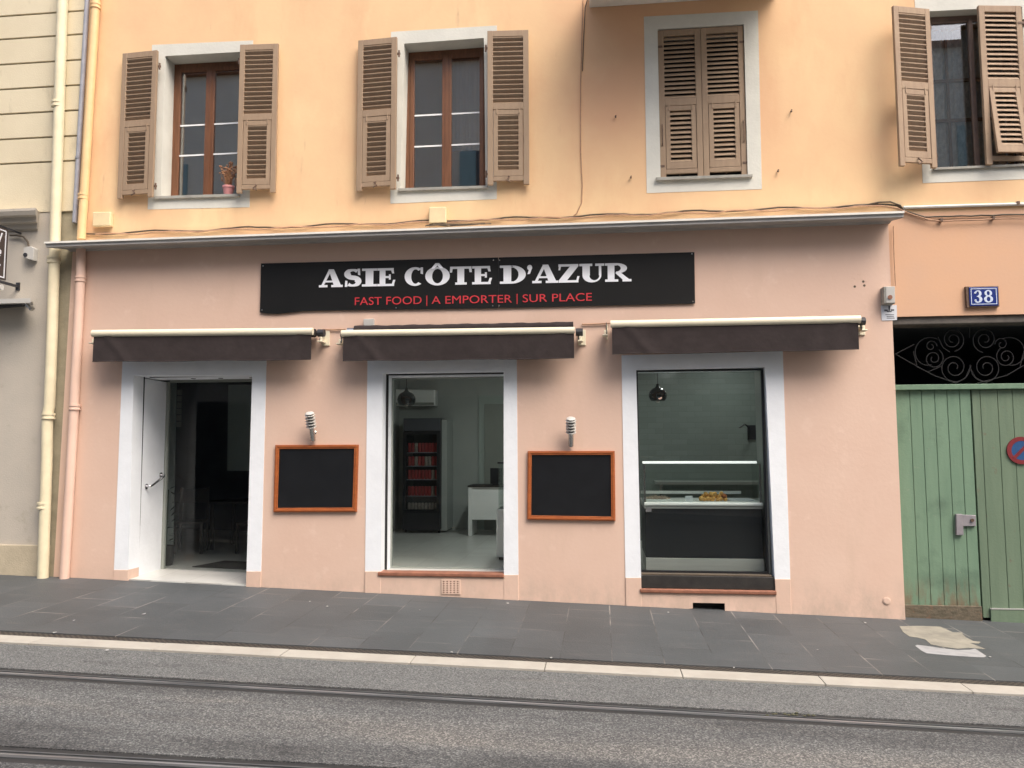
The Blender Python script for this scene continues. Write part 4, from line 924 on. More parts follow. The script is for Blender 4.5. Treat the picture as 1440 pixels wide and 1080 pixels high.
# iron stays left in the wall
for (a, b, lab) in ((865.5, 165, 'small rusty iron stay left of the closed shutters, upper one'), (887, 250, 'small rusty iron stay left of the closed shutters, lower one'), (1112, 157, 'small rusty iron stay right of the closed shutters, upper one'), (1093.5, 241, 'small rusty iron stay right of the closed shutters, lower one')):
    c = P(a, b); mb = MB(); mb.tube([c+Vector((0, 0.02, 0)), c+Vector((0, -0.03, 0)), c+Vector((0.006, -0.034, 0.012))], 0.007, 6); mb.lathe(c+Vector((-0.0, -0.03, -0.018)), [(0.008, 0), (0.012, 0.012), (0.005, 0.028)], 6)
    prop(mb.build('shutter_stay', M['iron']), lab, 'shutter stay', 'iron shutter stays in the wall')

# ================================================================== SIGN
YS = -0.035
s00, s10, s11, s01 = P(365.5, 439.5, YS), P(977.5, 426.5, YS), P(976.5, 354.5, YS), P(367, 370.5, YS)
t = empty('shop_sign', (s00+s10)/2, 'long black shop sign with silver and red lettering under the cornice', 'sign')
sign = t
bot = [(365.5, 439.5), (376, 441), (390, 441.3), (405, 440), (425, 437.5), (470, 436.5), (520, 436), (696, 433.2), (977.5, 426.5)]
MB().pq([(367, 370.5), (700.5, 362)] + [(701, 433)] + bot[:8][::-1], YS, YS+0.006, YS).build('panel', M['signblack'], t)
MB().pq([(701.3, 362), (976.5, 354.5), (977.5, 426.8), (701.6, 433)], YS+0.0003, YS+0.0065, YS).build('panel', M['signblack'], t)
MB().pq([(372, 374), (970, 359), (970, 424), (372, 434)], YS+0.0066, -0.012, YS).build('batten', M['darkmech'], t)
mb = MB()
for a, b in ((370, 374), (368.5, 436), (557, 433), (693, 430), (702, 430), (694, 366), (702.5, 366), (973, 357), (974.5, 424)):
    c = P(a, b, YS); mb.tube([c, c+Vector((0, -0.003, 0))], 0.0085, 8)
mb.build('fixing_screws', M['steel'], t)
# slab serif glyphs (unit height); every function returns polygons
def rect(a, b, c, d): return [(a, c), (b, c), (b, d), (a, d)]
def arc(cx, cy, rx, ry, ix, iy, a0, a1, n=18, icx=None):
    icx = cx if icx is None else icx
    o = [(cx+rx*math.cos(R(a0+(a1-a0)*k/n)), cy+ry*math.sin(R(a0+(a1-a0)*k/n))) for k in range(n+1)]
    i = [(icx+ix*math.cos(R(a0+(a1-a0)*k/n)), cy+iy*math.sin(R(a0+(a1-a0)*k/n))) for k in range(n+1)]
    return [[o[k], o[k+1], i[k+1], i[k]] for k in range(n)]
SF = 0.125
def gA(w): return [rect(0, w*.36, 0, SF), rect(w*.52, w, 0, SF), [(w*.10, SF*.9), (w*.21, SF*.9), (w*.54, 1), (w*.42, 1)], [(w*.62, SF*.9), (w*.92, SF*.9), (w*.62, 1), (w*.40, 1)], rect(w*.26, w*.68, .27, .37)]
def gI(w): return [rect(0, w, 0, SF), rect(0, w, 1-SF, 1), rect(w*.24, w*.76, SF*.9, 1-SF*.9)]
def gE(w): return [rect(0, w*.93, 0, SF), rect(0, w*.90, 1-SF, 1), rect(w*.13, w*.45, SF*.9, 1-SF*.9), rect(w*.4, w*.70, .45, .56), rect(w*.64, w*.74, .36, .65), [(w*.80, SF*.9), (w*.93, SF*.9), (w, .34), (w*.88, .34)], [(w*.76, 1-SF*.9), (w*.90, 1-SF*.9), (w*.93, .70), (w*.82, .70)]]
def gT(w): return [rect(w*.24, w*.78, 0, SF), rect(w*.34, w*.66, SF*.9, 1-SF*.9), rect(0, w, 1-SF, 1), [(0, 1-SF*.9), (w*.12, 1-SF*.9), (w*.09, .68), (-w*.02, .68)], [(w*.88, 1-SF*.9), (w, 1-SF*.9), (w*1.02, .68), (w*.91, .68)]]
def gC(w): return arc(w*.52, .5, w*.52, .52, w*.22, .40, 52, 308, 26, w*.55) + [[(w*.80, 1.0), (w*.92, 1.0), (w*.92, .62), (w*.80, .66)]]
def gO(w): return arc(w*.5, .5, w*.5, .52, w*.22, .40, 0, 360, 32)
def gD(w): return [rect(0, w*.5, 0, SF), rect(0, w*.5, 1-SF, 1), rect(w*.14, w*.44, SF*.9, 1-SF*.9)] + arc(w*.44, .5, w*.56, .5, w*.26, .39, -90, 90, 20, w*.46)
def gU(w): return [rect(0, w*.52, 1-SF, 1), rect(w*.64, w, 1-SF, 1), rect(w*.12, w*.42, .36, 1-SF*.9), rect(w*.78, w*.88, .36, 1-SF*.9)] + arc(w*.50, .37, w*.38, .39, w*.20, .27, 180, 360, 18, w*.60)
def gZ(w): return [rect(0, w*.95, 1-SF, 1), rect(0, w*.95, 0, SF), [(0, SF*.9), (w*.40, SF*.9), (w*.95, 1-SF*.9), (w*.56, 1-SF*.9)], [(0.02, 1-SF*.9), (w*.12, 1-SF*.9), (w*.08, .68), (-w*.0, .68)], [(w*.84, SF*.9), (w*.95, SF*.9), (w*1.0, .34), (w*.90, .34)]]
def gR(w): return [rect(0, w*.5, 0, SF), rect(0, w*.45, 1-SF, 1), rect(w*.10, w*.36, SF*.9, 1-SF*.9), [(w*.38, .48), (w*.62, .46), (w*.92, SF*.9), (w*.66, SF*.9)], rect(w*.66, w, 0, SF)] + arc(w*.42, .72, w*.42, .28, w*.18, .18, -90, 90, 16, w*.42)
def gS(w):
    n = 40; pts = []
    for k in range(n+1):
        if k <= n//2: a = R(38+(270-38)*k/(n/2)); pts.append((w*.50+w*.30*math.cos(a), .745+.185*math.sin(a)))
        else: a = R(90-(90+142)*(k-n/2)/(n/2)); pts.append((w*.50+w*.31*math.cos(a), .27+.20*math.sin(a)))
    mid = n//2
    for k in range(n+1):  # draw the middle into a falling diagonal
        u = max(0, 1-abs(k-mid)/7); x, y = pts[k]; pts[k] = (x, y*(1-u)+(.505)*u)
    c = []
    def wd(k): u = abs(k/n-.5)*2; return .125 if u < .3 else .125-(.125-.055)*min(1, (u-.3)/.35)
    def off(k, s_):
        a, b = pts[max(0, k-1)], pts[min(n, k+1)]; dx, dy = b[0]-a[0], b[1]-a[1]; L_ = math.hypot(dx, dy) or 1
        ww = wd(k); vert = abs(dy)/L_; ww = ww+.075*vert
        return (pts[k][0]-s_*dy/L_*ww, pts[k][1]+s_*dx/L_*min(ww, .125))
    for k in range(n): c.append([off(k, -1), off(k+1, -1), off(k+1, 1), off(k, 1)])
    c += [[(w*.76, 1.0), (w*.90, 1.0), (w*.92, .64), (w*.80, .66)], [(w*.06, 0.0), (w*.20, 0.0), (w*.20, .33), (w*.08, .35)]]
    return c
def gApo(w): return arc(w*.5, .86, w*.5, .15, .001, .001, 0, 360, 14) + [[(w*.35, .76), (w*1.0, .84), (w*.55, .52), (w*.05, .50)]]
U = (s10-s00).normalized(); UP = Vector((-U.z*0, 0, 1))
def glyph(polys, pa, pb, cap, name='letter', m='silver', parent=None, Y=YS, base_th=0.003, xs=1.0):
    """pa, pb: left and right ends of the baseline in the photo; cap = cap height (m)"""
    A, B = P(*pa, Y), P(*pb, Y); d = (B-A); w_ = d.length/cap
    mb = MB(); uu = d.normalized()
    for k, poly in enumerate(polys(w_)):
        pts = []
        for (x, z) in poly:
            v = A+uu*(x*cap)+Vector((0, 0, z*cap)); pts.append((v.x, v.z))
        # clean tiny duplicates
        cl = [p for i, p in enumerate(pts) if math.hypot(p[0]-pts[i-1][0], p[1]-pts[i-1][1]) > 1e-5]
        if len(cl) >= 3: mb.prism(cl, Y-base_th-0.00015*(k % 7), Y+0.001)
    return mb.build(name, M[m], parent)
def capat(px): # baseline y and cap height in px along the sign
    u = (px-450)/(880-450); base = 404.2+(395.8-404.2)*u; top = 379.2+(369.8-379.2)*u; return base, top
chars = [(gA, 448.5, 482), (gS, 483.5, 508.5), (gI, 509, 530), (gE, 530.5, 556), (gC, 569, 597), (gO, 598, 632.5), (gT, 633, 663), (gE, 664, 692), (gD, 703, 739.5), (gApo, 741.5, 748.5), (gA, 748.5, 785), (gZ, 785.5, 815), (gU, 815, 850), (gR, 851, 888)]
for g_, a, b in chars:
    ya, ta = capat(a); yb, _ = capat(b); cap = P(a, ta, YS).z-P(a, ya, YS).z
    glyph(g_, (a, ya), (b, yb), cap, parent=sign)
# circumflex
c = P(615, 374.2, YS); MB().prism([(c.x-0.075, c.z-0.03), (c.x-0.022, c.z+0.035), (c.x+0.022, c.z+0.035), (c.x+0.075, c.z-0.03), (c.x+0.035, c.z-0.03), (c.x, c.z+0.008), (c.x-0.035, c.z-0.03)], YS-0.004, YS+0.001).build('letter', M['silver'], sign)
def text_mesh(name, body, pa, pb, hpx, m, parent, Y, extr=0.002, offset=0.0):
    cu = bpy.data.curves.new(name, 'FONT'); cu.body = body; cu.size = 1; cu.extrude = 0.0; cu.offset = offset; cu.resolution_u = 4
    tmp = bpy.data.objects.new(name, cu); col.objects.link(tmp); dg = bpy.context.evaluated_depsgraph_get()
    me = bpy.data.meshes.new_from_object(tmp.evaluated_get(dg)); bpy.data.objects.remove(tmp)
    xs = [v.co.x for v in me.vertices]; ys = [v.co.y for v in me.vertices]; x0, x1, y0, y1 = min(xs), max(xs), min(ys), max(ys)
    A, B = P(*pa, Y), P(*pb, Y); H_ = P(pa[0], pa[1]-hpx, Y).z-A.z; d = B-A; o0 = ORG.get(parent.name, Vector())
    for v in me.vertices:
        q_ = A+d*((v.co.x-x0)/(x1-x0))+Vector((0, 0, (v.co.y-y0)/(y1-y0)*H_)); v.co = Vector((q_.x, Y-extr, q_.z))-o0
    me.materials.clear(); me.materials.append(m); o = bpy.data.objects.new(name, me); col.objects.link(o); o.parent = parent; return o
for body, pa, pb, h_ in (('FAST FOOD', (499, 429.3), (593, 427.6), 11), ('|', (599.7, 430.3), (600.9, 430.3), 14.5), ('A EMPORTER', (607, 427.6), (720, 425.6), 11), ('|', (726.6, 427.8), (727.8, 427.8), 14.5), ('SUR PLACE', (735, 425.2), (832.5, 423.0), 11)):
    text_mesh('red_lettering', body, pa, pb, h_, M['red'], sign, YS, 0.004, 0.0)

# ================================================================== AWNINGS
def awning(barL, barR, bar_h, valL, valR, lab, roll=None, bracket='right', Yb=-0.26):
    t = empty('awning', (P(*barL).x/2+P(*barR).x/2, 0, P(*barL).z), lab, 'awning', 'rolled-up brown awnings over the shop openings')
    a, b = P(*barL, Yb), P(*barR, Yb); hb = (P(barL[0], barL[1]-bar_h/2, Yb).z-P(barL[0], barL[1]+bar_h/2, Yb).z)
    mb = MB(); n = 14; r_ = hb/2
    for e_, (c, s_) in enumerate(((a, -1), (b, 1))): pass
    vs = []
    for c in (a, b):
        for k in range(n):
            q_ = math.tau*k/n; vs.append(c+Vector((0, math.cos(q_)*r_*0.8, math.sin(q_)*r_)))
    mb.add(vs, [tuple(range(n))[::-1], tuple(range(n, 2*n))]+[(k, (k+1) % n, (k+1) % n+n, k+n) for k in range(n)])
    mb.build('front_bar', M['awnbar'], t, smooth=True)
    # valance: wavy cloth
    v0, v1 = P(*valL, Yb), P(*valR, Yb); mb = MB(); nx, nz = 70, 8; vs = []
    for i in range(nx+1):
        u = i/nx
        for j in range(nz+1):
            w_ = j/nz; top = a.lerp(b, u); bx_ = v0.lerp(v1, u)
            x = (a.x+(v0.x-a.x)*1)+( (v1.x)-(v0.x))*u
            z = top.z-r_*0.55+(bx_.z-top.z+r_*0.55)*w_
            crease = 0.012*math.exp(-((u-0.06-0.10*w_)/0.02)**2)+0.012*math.exp(-((1-u-0.05-0.09*w_)/0.02)**2)
            y = Yb-0.008-w_*(0.006*math.sin(u*9+1)+0.004*math.sin(u*23)+0.0025*math.sin(u*61+w_*3))-crease
            vs.append((x, y, z+0.004*math.sin(u*14)*w_))
    for v in list(vs): vs.append((v[0], v[1]+0.003, v[2]))
    N_ = (nx+1)*(nz+1); fs = []
    for i in range(nx):
        for j in range(nz):
            k = i*(nz+1)+j; fs += [(k, k+nz+1, k+nz+2, k+1), (k+N_, k+1+N_, k+nz+2+N_, k+nz+1+N_)]
    for i in range(nx):
        k = i*(nz+1)+nz; fs.append((k, k+nz+1, k+nz+1+N_, k+N_))
    mb.add(vs, fs); va = mb.build('valance', M['valance'], t, smooth=True)
    # hem
    mb = MB(); mb.tube([Vector((v[0], v[1], v[2]+0.001)) for v in [vs[i*(nz+1)+nz] for i in range(nx+1)]], 0.0045, 5); mb.build('hem', M['valance'], va)
    # roll behind with tube
    zr_ = (a.z+b.z)/2+0.012
    if roll:
        ra, rb = P(*roll[0], -0.12), P(*roll[1], -0.12); rr_ = 0.055
        mb = MB(); n2 = 40; pts = []; rs = []
        for k in range(n2+1): pts.append(ra.lerp(rb, k/n2)-Vector((0, 0, rr_))); rs.append(rr_*(1+0.05*math.sin(k*1.9)+0.04*math.sin(k*0.7)))
        mb.tube(pts, rs, 12); mb.build('cloth_roll', M['valance'], t, smooth=True)
        MB().tube([pts[0]-Vector((0.09, 0, 0)), pts[0]], 0.03, 10).build('roller', M['steel'], t)
    else:
        mb = MB(); mb.tube([Vector((a.x+0.04, -0.12, a.z+0.0)), Vector((b.x-0.02, -0.12, b.z+0.0))], 0.05, 12); mb.build('cloth_roll', M['valance'], t, smooth=True)
    # cloth between roll and bar
    mb = MB(); mb.add([(a.x+0.03, -0.12, a.z+0.046), (b.x-0.03, -0.12, b.z+0.046), (b.x-0.03, Yb, b.z+r_*.95), (a.x+0.03, Yb, a.z+r_*.95)], [(0, 1, 2, 3)]); mb.build('awning_cloth', M['valance'], t)
    # wall tube and brackets with folded arms
    MB().tube([(a.x+0.02, -0.05, a.z-0.01), (b.x-0.02, -0.05, b.z-0.01)], 0.018, 8).build('torsion_bar', M['awnbar'], t)
    for c, s_ in ((a, -1), (b, 1)):
        if s_ < 0 and bracket == 'right': ex = 0.02
        else: ex = 0.10
        xx = c.x+(0.03 if s_ > 0 else -0.03)
        brk = MB(); brk.box(min(xx, xx+s_*ex*.9), max(xx, xx+s_*ex*.9), -0.030, -0.012, c.z-0.14, c.z+0.04); brk.box(xx-0.012+s_*0.03, xx+0.012+s_*0.03, -0.16, -0.02, c.z-0.11, c.z-0.05); brk.box(xx-0.03+s_*0.03, xx+0.03+s_*0.03, -0.2, -0.05, c.z-0.115, c.z-0.10)
        bo = brk.build('bracket', M['awnbar'], t, bevel=0.004)
        g_ = MB(); g_.tube([(xx-0.02, -0.12, c.z+0.0), (xx+s_*ex*0.6, -0.12, c.z+0.0)], 0.045, 12); g_.tube([(xx+s_*0.02, -0.12, c.z-0.05), (xx+s_*0.02, -0.15, c.z-0.09)], 0.015, 8); g_.build('gear', M['darkmech'], bo)
    arm = MB(); xm = (a.x+b.x)/2
    arm.box(a.x+0.1, xm-0.02, -0.215, -0.185, a.z-0.05, a.z-0.02); arm.box(xm+0.02, b.x-0.1, -0.215, -0.185, a.z-0.05, a.z-0.02); arm.build('folded_arm', M['awnbar'], t)
    return t
awning((130, 469), (440, 466), 10, (131, 509), (437.5, 506), 'rolled-up dark brown awning over the open left doorway')
awning((480.5, 469), (808, 464.6), 9.5, (482.5, 508), (807.5, 504), 'dark brown awning over the middle doorway with crumpled cloth showing', roll=((499, 458), (806, 452.5)))
awning((858.5, 456), (1210, 449), 10.5, (861, 498), (1208, 491.5), 'dark brown awning over the right food counter window')
# wire between awnings
for (p0, p1, lab) in (((453, 463.5), (486, 463), 'thin cable along the wall between the left and middle awnings'), ((818, 456), (858, 454.5), 'thin cable along the wall between the middle and right awnings')):
    mb = MB(); a, b = P(*p0, -0.03), P(*p1, -0.03); mb.tube([a, a.lerp(b, .5)+Vector((0, 0, -.003)), b], 0.009, 6); prop(mb.build('cable', M['cablepeach']), lab, 'cable')
mb = MB(); mb.pq([(511, 448.5), (525.5, 448), (525.5, 459), (511, 459.5)], -0.06, -0.012, -0.06); prop(mb.build('junction_box', M['lampwhite'], bevel=0.006), 'small white box on the pink wall above the middle awning', 'junction box')

# ================================================================== CHALKBOARDS and WALL LAMPS
def board(o, lab, group='blackboards on the pink wall'):
    Yb = -0.045; t = empty('blackboard', P(sum(p[0] for p in o)/4, o[2][1], Yb), lab, 'blackboard', group)
    fwp = 5.6; i_ = [(o[0][0]+fwp, o[0][1]+fwp), (o[1][0]-fwp, o[1][1]+fwp), (o[2][0]-fwp-0.3, o[2][1]-fwp-.5), (o[3][0]+fwp, o[3][1]-fwp-.5)]
    mb = MB()
    for k in range(4):
        a, b, c, d = o[k], o[(k+1) % 4], i_[(k+1) % 4], i_[k]; mb.pq([a, b, c, d], Yb, -0.013, Yb)
        m1 = lambda p_, q_, f_: (p_[0]+(q_[0]-p_[0])*f_, p_[1]+(q_[1]-p_[1])*f_)
        mb.pq([m1(a, d, .22), m1(b, c, .22), m1(b, c, .62), m1(a, d, .62)], Yb-0.006, Yb+0.001, Yb)
    mb.build('frame', M['framewood'], t, bevel=0.003)
    MB().pq([(i_[0][0]-1, i_[0][1]-1), (i_[1][0]+1, i_[1][1]-1), (i_[2][0]+1, i_[2][1]+1), (i_[3][0]-1, i_[3][1]+1)], Yb+0.014, Yb+0.02, Yb).build('slate', M['chalk'], t)
board([(386.8, 625.8), (503.7, 625.2), (501.2, 720), (384.2, 720.5)], 'blank blackboard in orange wood frame left of the middle doorway')
board([(742, 634.2), (864.5, 634.0), (865.5, 732.8), (741.2, 731)], 'blank blackboard in orange wood frame right of the middle doorway')
for (bt, tp, lab) in (((440.5, 620), (435.2, 580), 'steel ringed wall lamp above the left blackboard'), ((803, 628), (802.8, 587.5), 'steel ringed wall lamp above the right blackboard')):
    B = P(*bt, -0.05); T_ = P(*tp, -0.19)
    ax = (T_-B); L_ = ax.length; ax.normalize(); t = empty('wall_lamp', B, lab, 'wall lamp', 'steel wall lamps over the blackboards')
    q_ = ax.to_track_quat('Z', 'Y').to_matrix().to_4x4()
    MB().lathe(B, [(0.022, 0), (0.030, 0.008), (0.030, L_*0.47), (0.026, L_*0.48)], 20, q_).build('tube', M['steel'], t, smooth=True)
    MB().lathe(B, [(0.030, L_*0.48), (0.032, L_*0.5), (0.032, L_*0.95), (0.02, L_*0.965)], 20, q_).build('diffuser', mat('lamp_diffuser', (0.10, 0.10, 0.10), 0.3), t, smooth=True)
    for k in range(5):
        z_ = L_*(0.49+k*0.10); MB().lathe(B, [(0.033, z_), (0.058, z_+0.001), (0.060, z_+0.005), (0.058, z_+0.009), (0.033, z_+0.010)], 24, q_).build('ring', M['lampwhite'], t, smooth=True)
    MB().lathe(B, [(0.050, L_*0.955), (0.052, L_*0.97), (0.040, L_*1.0), (0.01, L_*1.005)], 24, q_).build('cap', M['lampwhite'], t, smooth=True)
    c = B+ax*L_*0.3; MB().tube([c, Vector((c.x, -0.02, c.z)), Vector((c.x, -0.012, c.z))], [0.010, 0.012, 0.024], 14).build('wall_mount', M['steel'], t)

# ================================================================== PIPES, BOXES, CABLES
def pipe(px, Y, r_, m, lab, joints=(), mats=None, name='downpipe'):
    pts = [P(a, b, Y) for a, b in px]; c = pts[-1]
    t = empty(name, c, lab, 'pipe')
    MB().tube(pts, r_, 14).build('pipe', m, t, smooth=True)
    for (a, b, h_) in joints:
        u = P(a, b, Y); v = P(a+0.4, b-h_, Y); MB().tube([u, u.lerp(v, .08), u.lerp(v, .3), u.lerp(v, .34), u.lerp(v, .66), u.lerp(v, .7), v], [r_*1.02, r_*1.22, r_*1.22, r_*1.1, r_*1.1, r_*1.22, r_*1.22], 14).build('collar', m, t, smooth=True)
    return t
rc = (P(84.5, 100, -.1)-P(78, 100, -.1)).length
pipe([(89.5, -30), (88, 0), (77.5, 330), (74.5, 430), (71.5, 520), (69.5, 572), (67, 582), (66, 640), (60, 818)], -0.10, rc, M['cream'], 'cream downpipe on the beige neighbouring house', joints=[(81.5, 152, 9), (75.4, 371, 10), (68, 590, 9), (61.5, 716, 10)])
ro = (P(140, 100, -.09)-P(134.7, 100, -.09)).length
t = pipe([(137, -30), (135, 0), (114.8, 328), (114.6, 336)], -0.085, ro, M['orangepipe'], 'orange painted downpipe at the left edge of the peach wall', joints=[(134.4, 13, 8), (116.8, 281, 8)])
t = pipe([(113.8, 346), (113.7, 385), (104, 572), (104.0, 578), (90, 822)], -0.075, ro*1.08, M['pinkpipe'], 'pink painted downpipe beside the left doorway wall', joints=[(112.8, 397, 8), (104.8, 577, 8)])
t = pipe([(124, -30), (122.7, 0), (105, 313)], -0.04, (P(126, 100, 0)-P(123, 100, 0)).length, M['greypipe'], 'thin grey pipe between the beige and peach walls', joints=[(109.5, 224, 3)])

def jbox(pts, lab, Y=-0.07, m=M['creambox'], name='junction_box'):
    return prop(MB().pq(pts, Y, 0.0, Y).build(name, m, bevel=0.012), lab, 'junction box', 'cream boxes on the peach wall')
jbox([(130, 298), (155, 297.5), (154.5, 317.5), (129.5, 318)], 'cream junction box beside the orange pipe on the peach wall')
jbox([(603, 291), (627.5, 290.5), (627.5, 313), (603, 313.5)], 'cream junction box under the window above the sign')

def cable(px, r_, m, lab, Y=-0.02, name='cable', jit=0.0):
    pts = []; 
    for i, (a, b) in enumerate(px[:-1]):
        a2, b2 = px[i+1]; n = max(1, int(abs(a2-a)/14)+int(abs(b2-b)/14))
        for k in range(n): pts.append(P(a+(a2-a)*k/n, b+(b2-b)*k/n, Y)+Vector((0, 0, random.uniform(-jit, jit))))
    pts.append(P(*px[-1], Y)); return prop(MB().tube(pts, r_, 6).build(name, m, smooth=True), lab, 'cable')
def cy_(x): return 334.5+(x-110)*(292-334.5)/(1270-110)
cable([(x, cy_(x)-5+1.5*math.sin(x*.05)) for x in range(122, 1261, 12)]+[(1262, 290), (1275, 297), (1300, 305), (1320, 304.5), (1440, 301.5), (1500, 300)], 0.010, M['cable'], 'brown cable running above the cornice and on over the gateway', jit=0.004)
cable([(x, cy_(x)-3.5+1.2*math.sin(x*.07+1)) for x in range(134, 1244, 12)]+[(1262, 293), (1280, 301), (1305, 309), (1325, 311), (1360, 310), (1396, 307.5), (1440, 307), (1500, 306)], 0.008, M['cablepeach'], 'paler cable running above the cornice and sagging lower over the gateway', jit=0.005, Y=-0.035)
cable([(1170, 292), (1190, 289.5), (1215, 288.5), (1236, 284.5), (1252, 284), (1266, 289), (1272, 297)], 0.009, M['cable'], 'loop of brown cable rising over the right end of the cornice', Y=-0.03)
cable([(820, 0), (818, 60), (816.5, 120), (816.5, 210), (819, 262), (818, 285), (811, 300), (806, 304)], 0.006, M['cablepeach'], 'thin painted cable hanging down the wall left of the closed shutters', Y=-0.008)
cable([(826, 0), (823, 10), (820.5, 60), (819, 100)], 0.005, M['cable'], 'short dark cable beside the balcony corner', Y=-0.012)
cable([(1256.5, 318), (1257, 350), (1258, 375), (1259.5, 402)], 0.006, M['cablepeach'], 'thin cable from the cornice end down to the grey alarm box', Y=-0.03)
mb = MB(); a, b = P(1270, 291.8, -0.02), P(1520, 284.5, -0.02); mb.tube([a, b], 0.018, 8); prop(mb.build('conduit', M['lintelwhite']), 'white conduit above the gateway to the right of the cornice', 'conduit')
for (x, y) in ((1323, 310), (1396, 307), (1431, 286)):
    c = P(x, y, -0.02); prop(MB().box(c.x-0.014, c.x+0.014, -0.045, 0.0, c.z-0.018, c.z+0.02).build('cable_clip', M['iron'], bevel=0.003), {1323: 'rusty clip on the lower cable just right of the cornice end', 1396: 'rusty clip on the lower cable above the number plate', 1431: 'dark clip on the white conduit near the right edge'}[x], 'cable clip')
mb = MB()
for k in range(5):
    pts = [(598+k*3, 318-k*.5), (610+k*4, 316+random.uniform(-2, 1)), (625+k*4, 316.5+random.uniform(-2, 2)), (655+k*9, 315.5+random.uniform(-2, 0))]; mb.tube([P(a, b, -0.05-0.004*k) for a, b in pts], 0.006, 5)
prop(mb.build('cable', M['cable']), 'tangle of cables under the cream box above the sign', 'cable')

# alarm box + notice
t = empty('alarm_box', P(1251, 430, -0.1), 'small grey alarm box at the top right corner of the pink wall', 'alarm box')
MB().pq([(1242.5, 403), (1258.5, 402.5), (1259, 427), (1243.5, 427)], -0.11, -0.012, -0.11).build('housing', M['sillstone'] , t, bevel=0.006)
MB().pq([(1245.5, 403.5), (1258, 403), (1258.5, 426), (1246, 426)], -0.116, -0.11, -0.11).build('front', M['lampwhite'], t, bevel=0.003)
c = P(1251.5, 418, -0.116); MB().tube([c, c+Vector((0, -0.01, 0))], 0.024, 14).build('lens', M['terracotta'], t)
t = empty('notice', P(1250, 451, -0.02), 'small white printed notice under the grey alarm box', 'notice')
MB().pq([(1239, 429.5), (1261, 428.8), (1261.5, 450), (1240, 450.8)], -0.018, -0.0125, -0.018).build('sheet', M['paper'], t)
mb = MB()
for (a, b, w_, h_) in ((1246, 436.5, 5, 2.5), (1250.5, 433.5, 2.2, 7), (1255, 436, 4.5, 2.2), (1250.5, 438, 7, 1.5), (1251, 442.5, 12, .8), (1252, 445, 10, .8), (1252.5, 447.3, 11, .8)):
    mb.pq([(a-w_/2, b-h_/2), (a+w_/2, b-h_/2), (a+w_/2, b+h_/2), (a-w_/2, b+h_/2)], -0.0192-len(mb.f)*1e-5, -0.0178, -0.018)
mb.build('print', M['fridgegrey'], t)
# plaque on building right : number 38
t = empty('number_plate', P(1382, 432, -0.05), 'blue enamel house number plate reading 38 above the green gate', 'number plate')
MB().pq([(1358, 403), (1404, 402.2), (1405.5, 431), (1360, 432.5)], -0.035, 0.0, -0.035).build('backing', M['iron'], t)
MB().pq([(1362.5, 404), (1403, 403.3), (1404.2, 429.5), (1364, 430.3)], -0.042, -0.035, -0.042).build('enamel', M['signblue'], t, bevel=0.002)
def ring_line(pts, wpx, m, Y, name, par):
    mb = MB(); n = len(pts); cx_ = sum(p[0] for p in pts)/n; cz_ = sum(p[1] for p in pts)/n
    for k in range(n):
        a, b = pts[k], pts[(k+1) % n]; f_ = lambda p_: (cx_+(p_[0]-cx_)*(1-wpx/abs(p_[0]-cx_)), cz_+(p_[1]-cz_)*(1-wpx/abs(p_[1]-cz_)))
        mb.pq([a, b, f_(b), f_(a)], Y-0.0015-0.0001*k, Y+0.001, Y)
    mb.build(name, m, par)
ring_line([(1364.8, 405.8), (1401.2, 405.2), (1402.3, 427.6), (1366, 428.3)], 0.9, M['enamelwhite'], -0.043, 'border', t)
def g3(w): return arc(w*.46, .74, w*.42, .26, w*.16, .17, -80, 160, 16, w*.42) + arc(w*.44, .27, w*.50, .28, w*.20, .19, -160, 88, 18, w*.40) + [rect(w*.30, w*.5, .47, .54)] + arc(w*.13, .80, w*.12, .07, .001, .001, 0, 360, 10) + arc(w*.13, .20, w*.13, .08, .001, .001, 0, 360, 10)
def g8(w): return arc(w*.5, .75, w*.42, .25, w*.17, .17, 0, 360, 22) + arc(w*.5, .27, w*.50, .28, w*.21, .19, 0, 360, 24)
Yn = -0.043; capn = P(1370, 408.5, Yn).z-P(1370, 426, Yn).z
glyph(g3, (1370.5, 425.8), (1382.3, 425.5), capn, 'numeral', 'enamelwhite', t, Yn, 0.002); glyph(g8, (1384, 425.5), (1396.7, 425.2), capn, 'numeral', 'enamelwhite', t, Yn, 0.002)
# plaster disc + scars
c = P(1247, 845, -0.012); prop(MB().tube([c+Vector((0, .002, 0)), c+Vector((0, -0.008, 0)), c+Vector((0, -0.012, 0))], [0.04, 0.04, 0.028], 20).build('round_plaster_disc', M['pink']), 'round pink cap low on the wall near the gate', 'wall cap')
mb = MB()
for (a, b) in ((1202, 403), (1214, 396), (1215.5, 401.5)):
    c = P(a, b, -0.012); mb.tube([c+Vector((0, .01, 0)), c+Vector((0, -0.001, 0))], 0.014, 8)
mb.build('drill_holes', M['cable'], building)

for (a, b, k) in ((1203, 392, 5), (1216, 394, 5), (1210, 386, 4), (1156, 441, 6), (1163, 436, 4), (812, 436, 4), (776, 441, 4), (1216, 655, 4), (930, 560, 3)):
    mb = MB()
    for q_ in range(3):
        c = P(a+random.uniform(-k, k), b+random.uniform(-k*.4, k*.4), -0.012); n_ = 7; w_ = random.uniform(.01, .03)
        pts = [(c.x+math.cos(math.tau*j/n_)*w_*random.uniform(.6, 1.3), c.z+math.sin(math.tau*j/n_)*.008*random.uniform(.6, 1.4)) for j in range(n_)]; mb.prism(pts, -0.0135-0.0002*q_, -0.011)
    mb.build('plaster_scar', M['pink'], building)

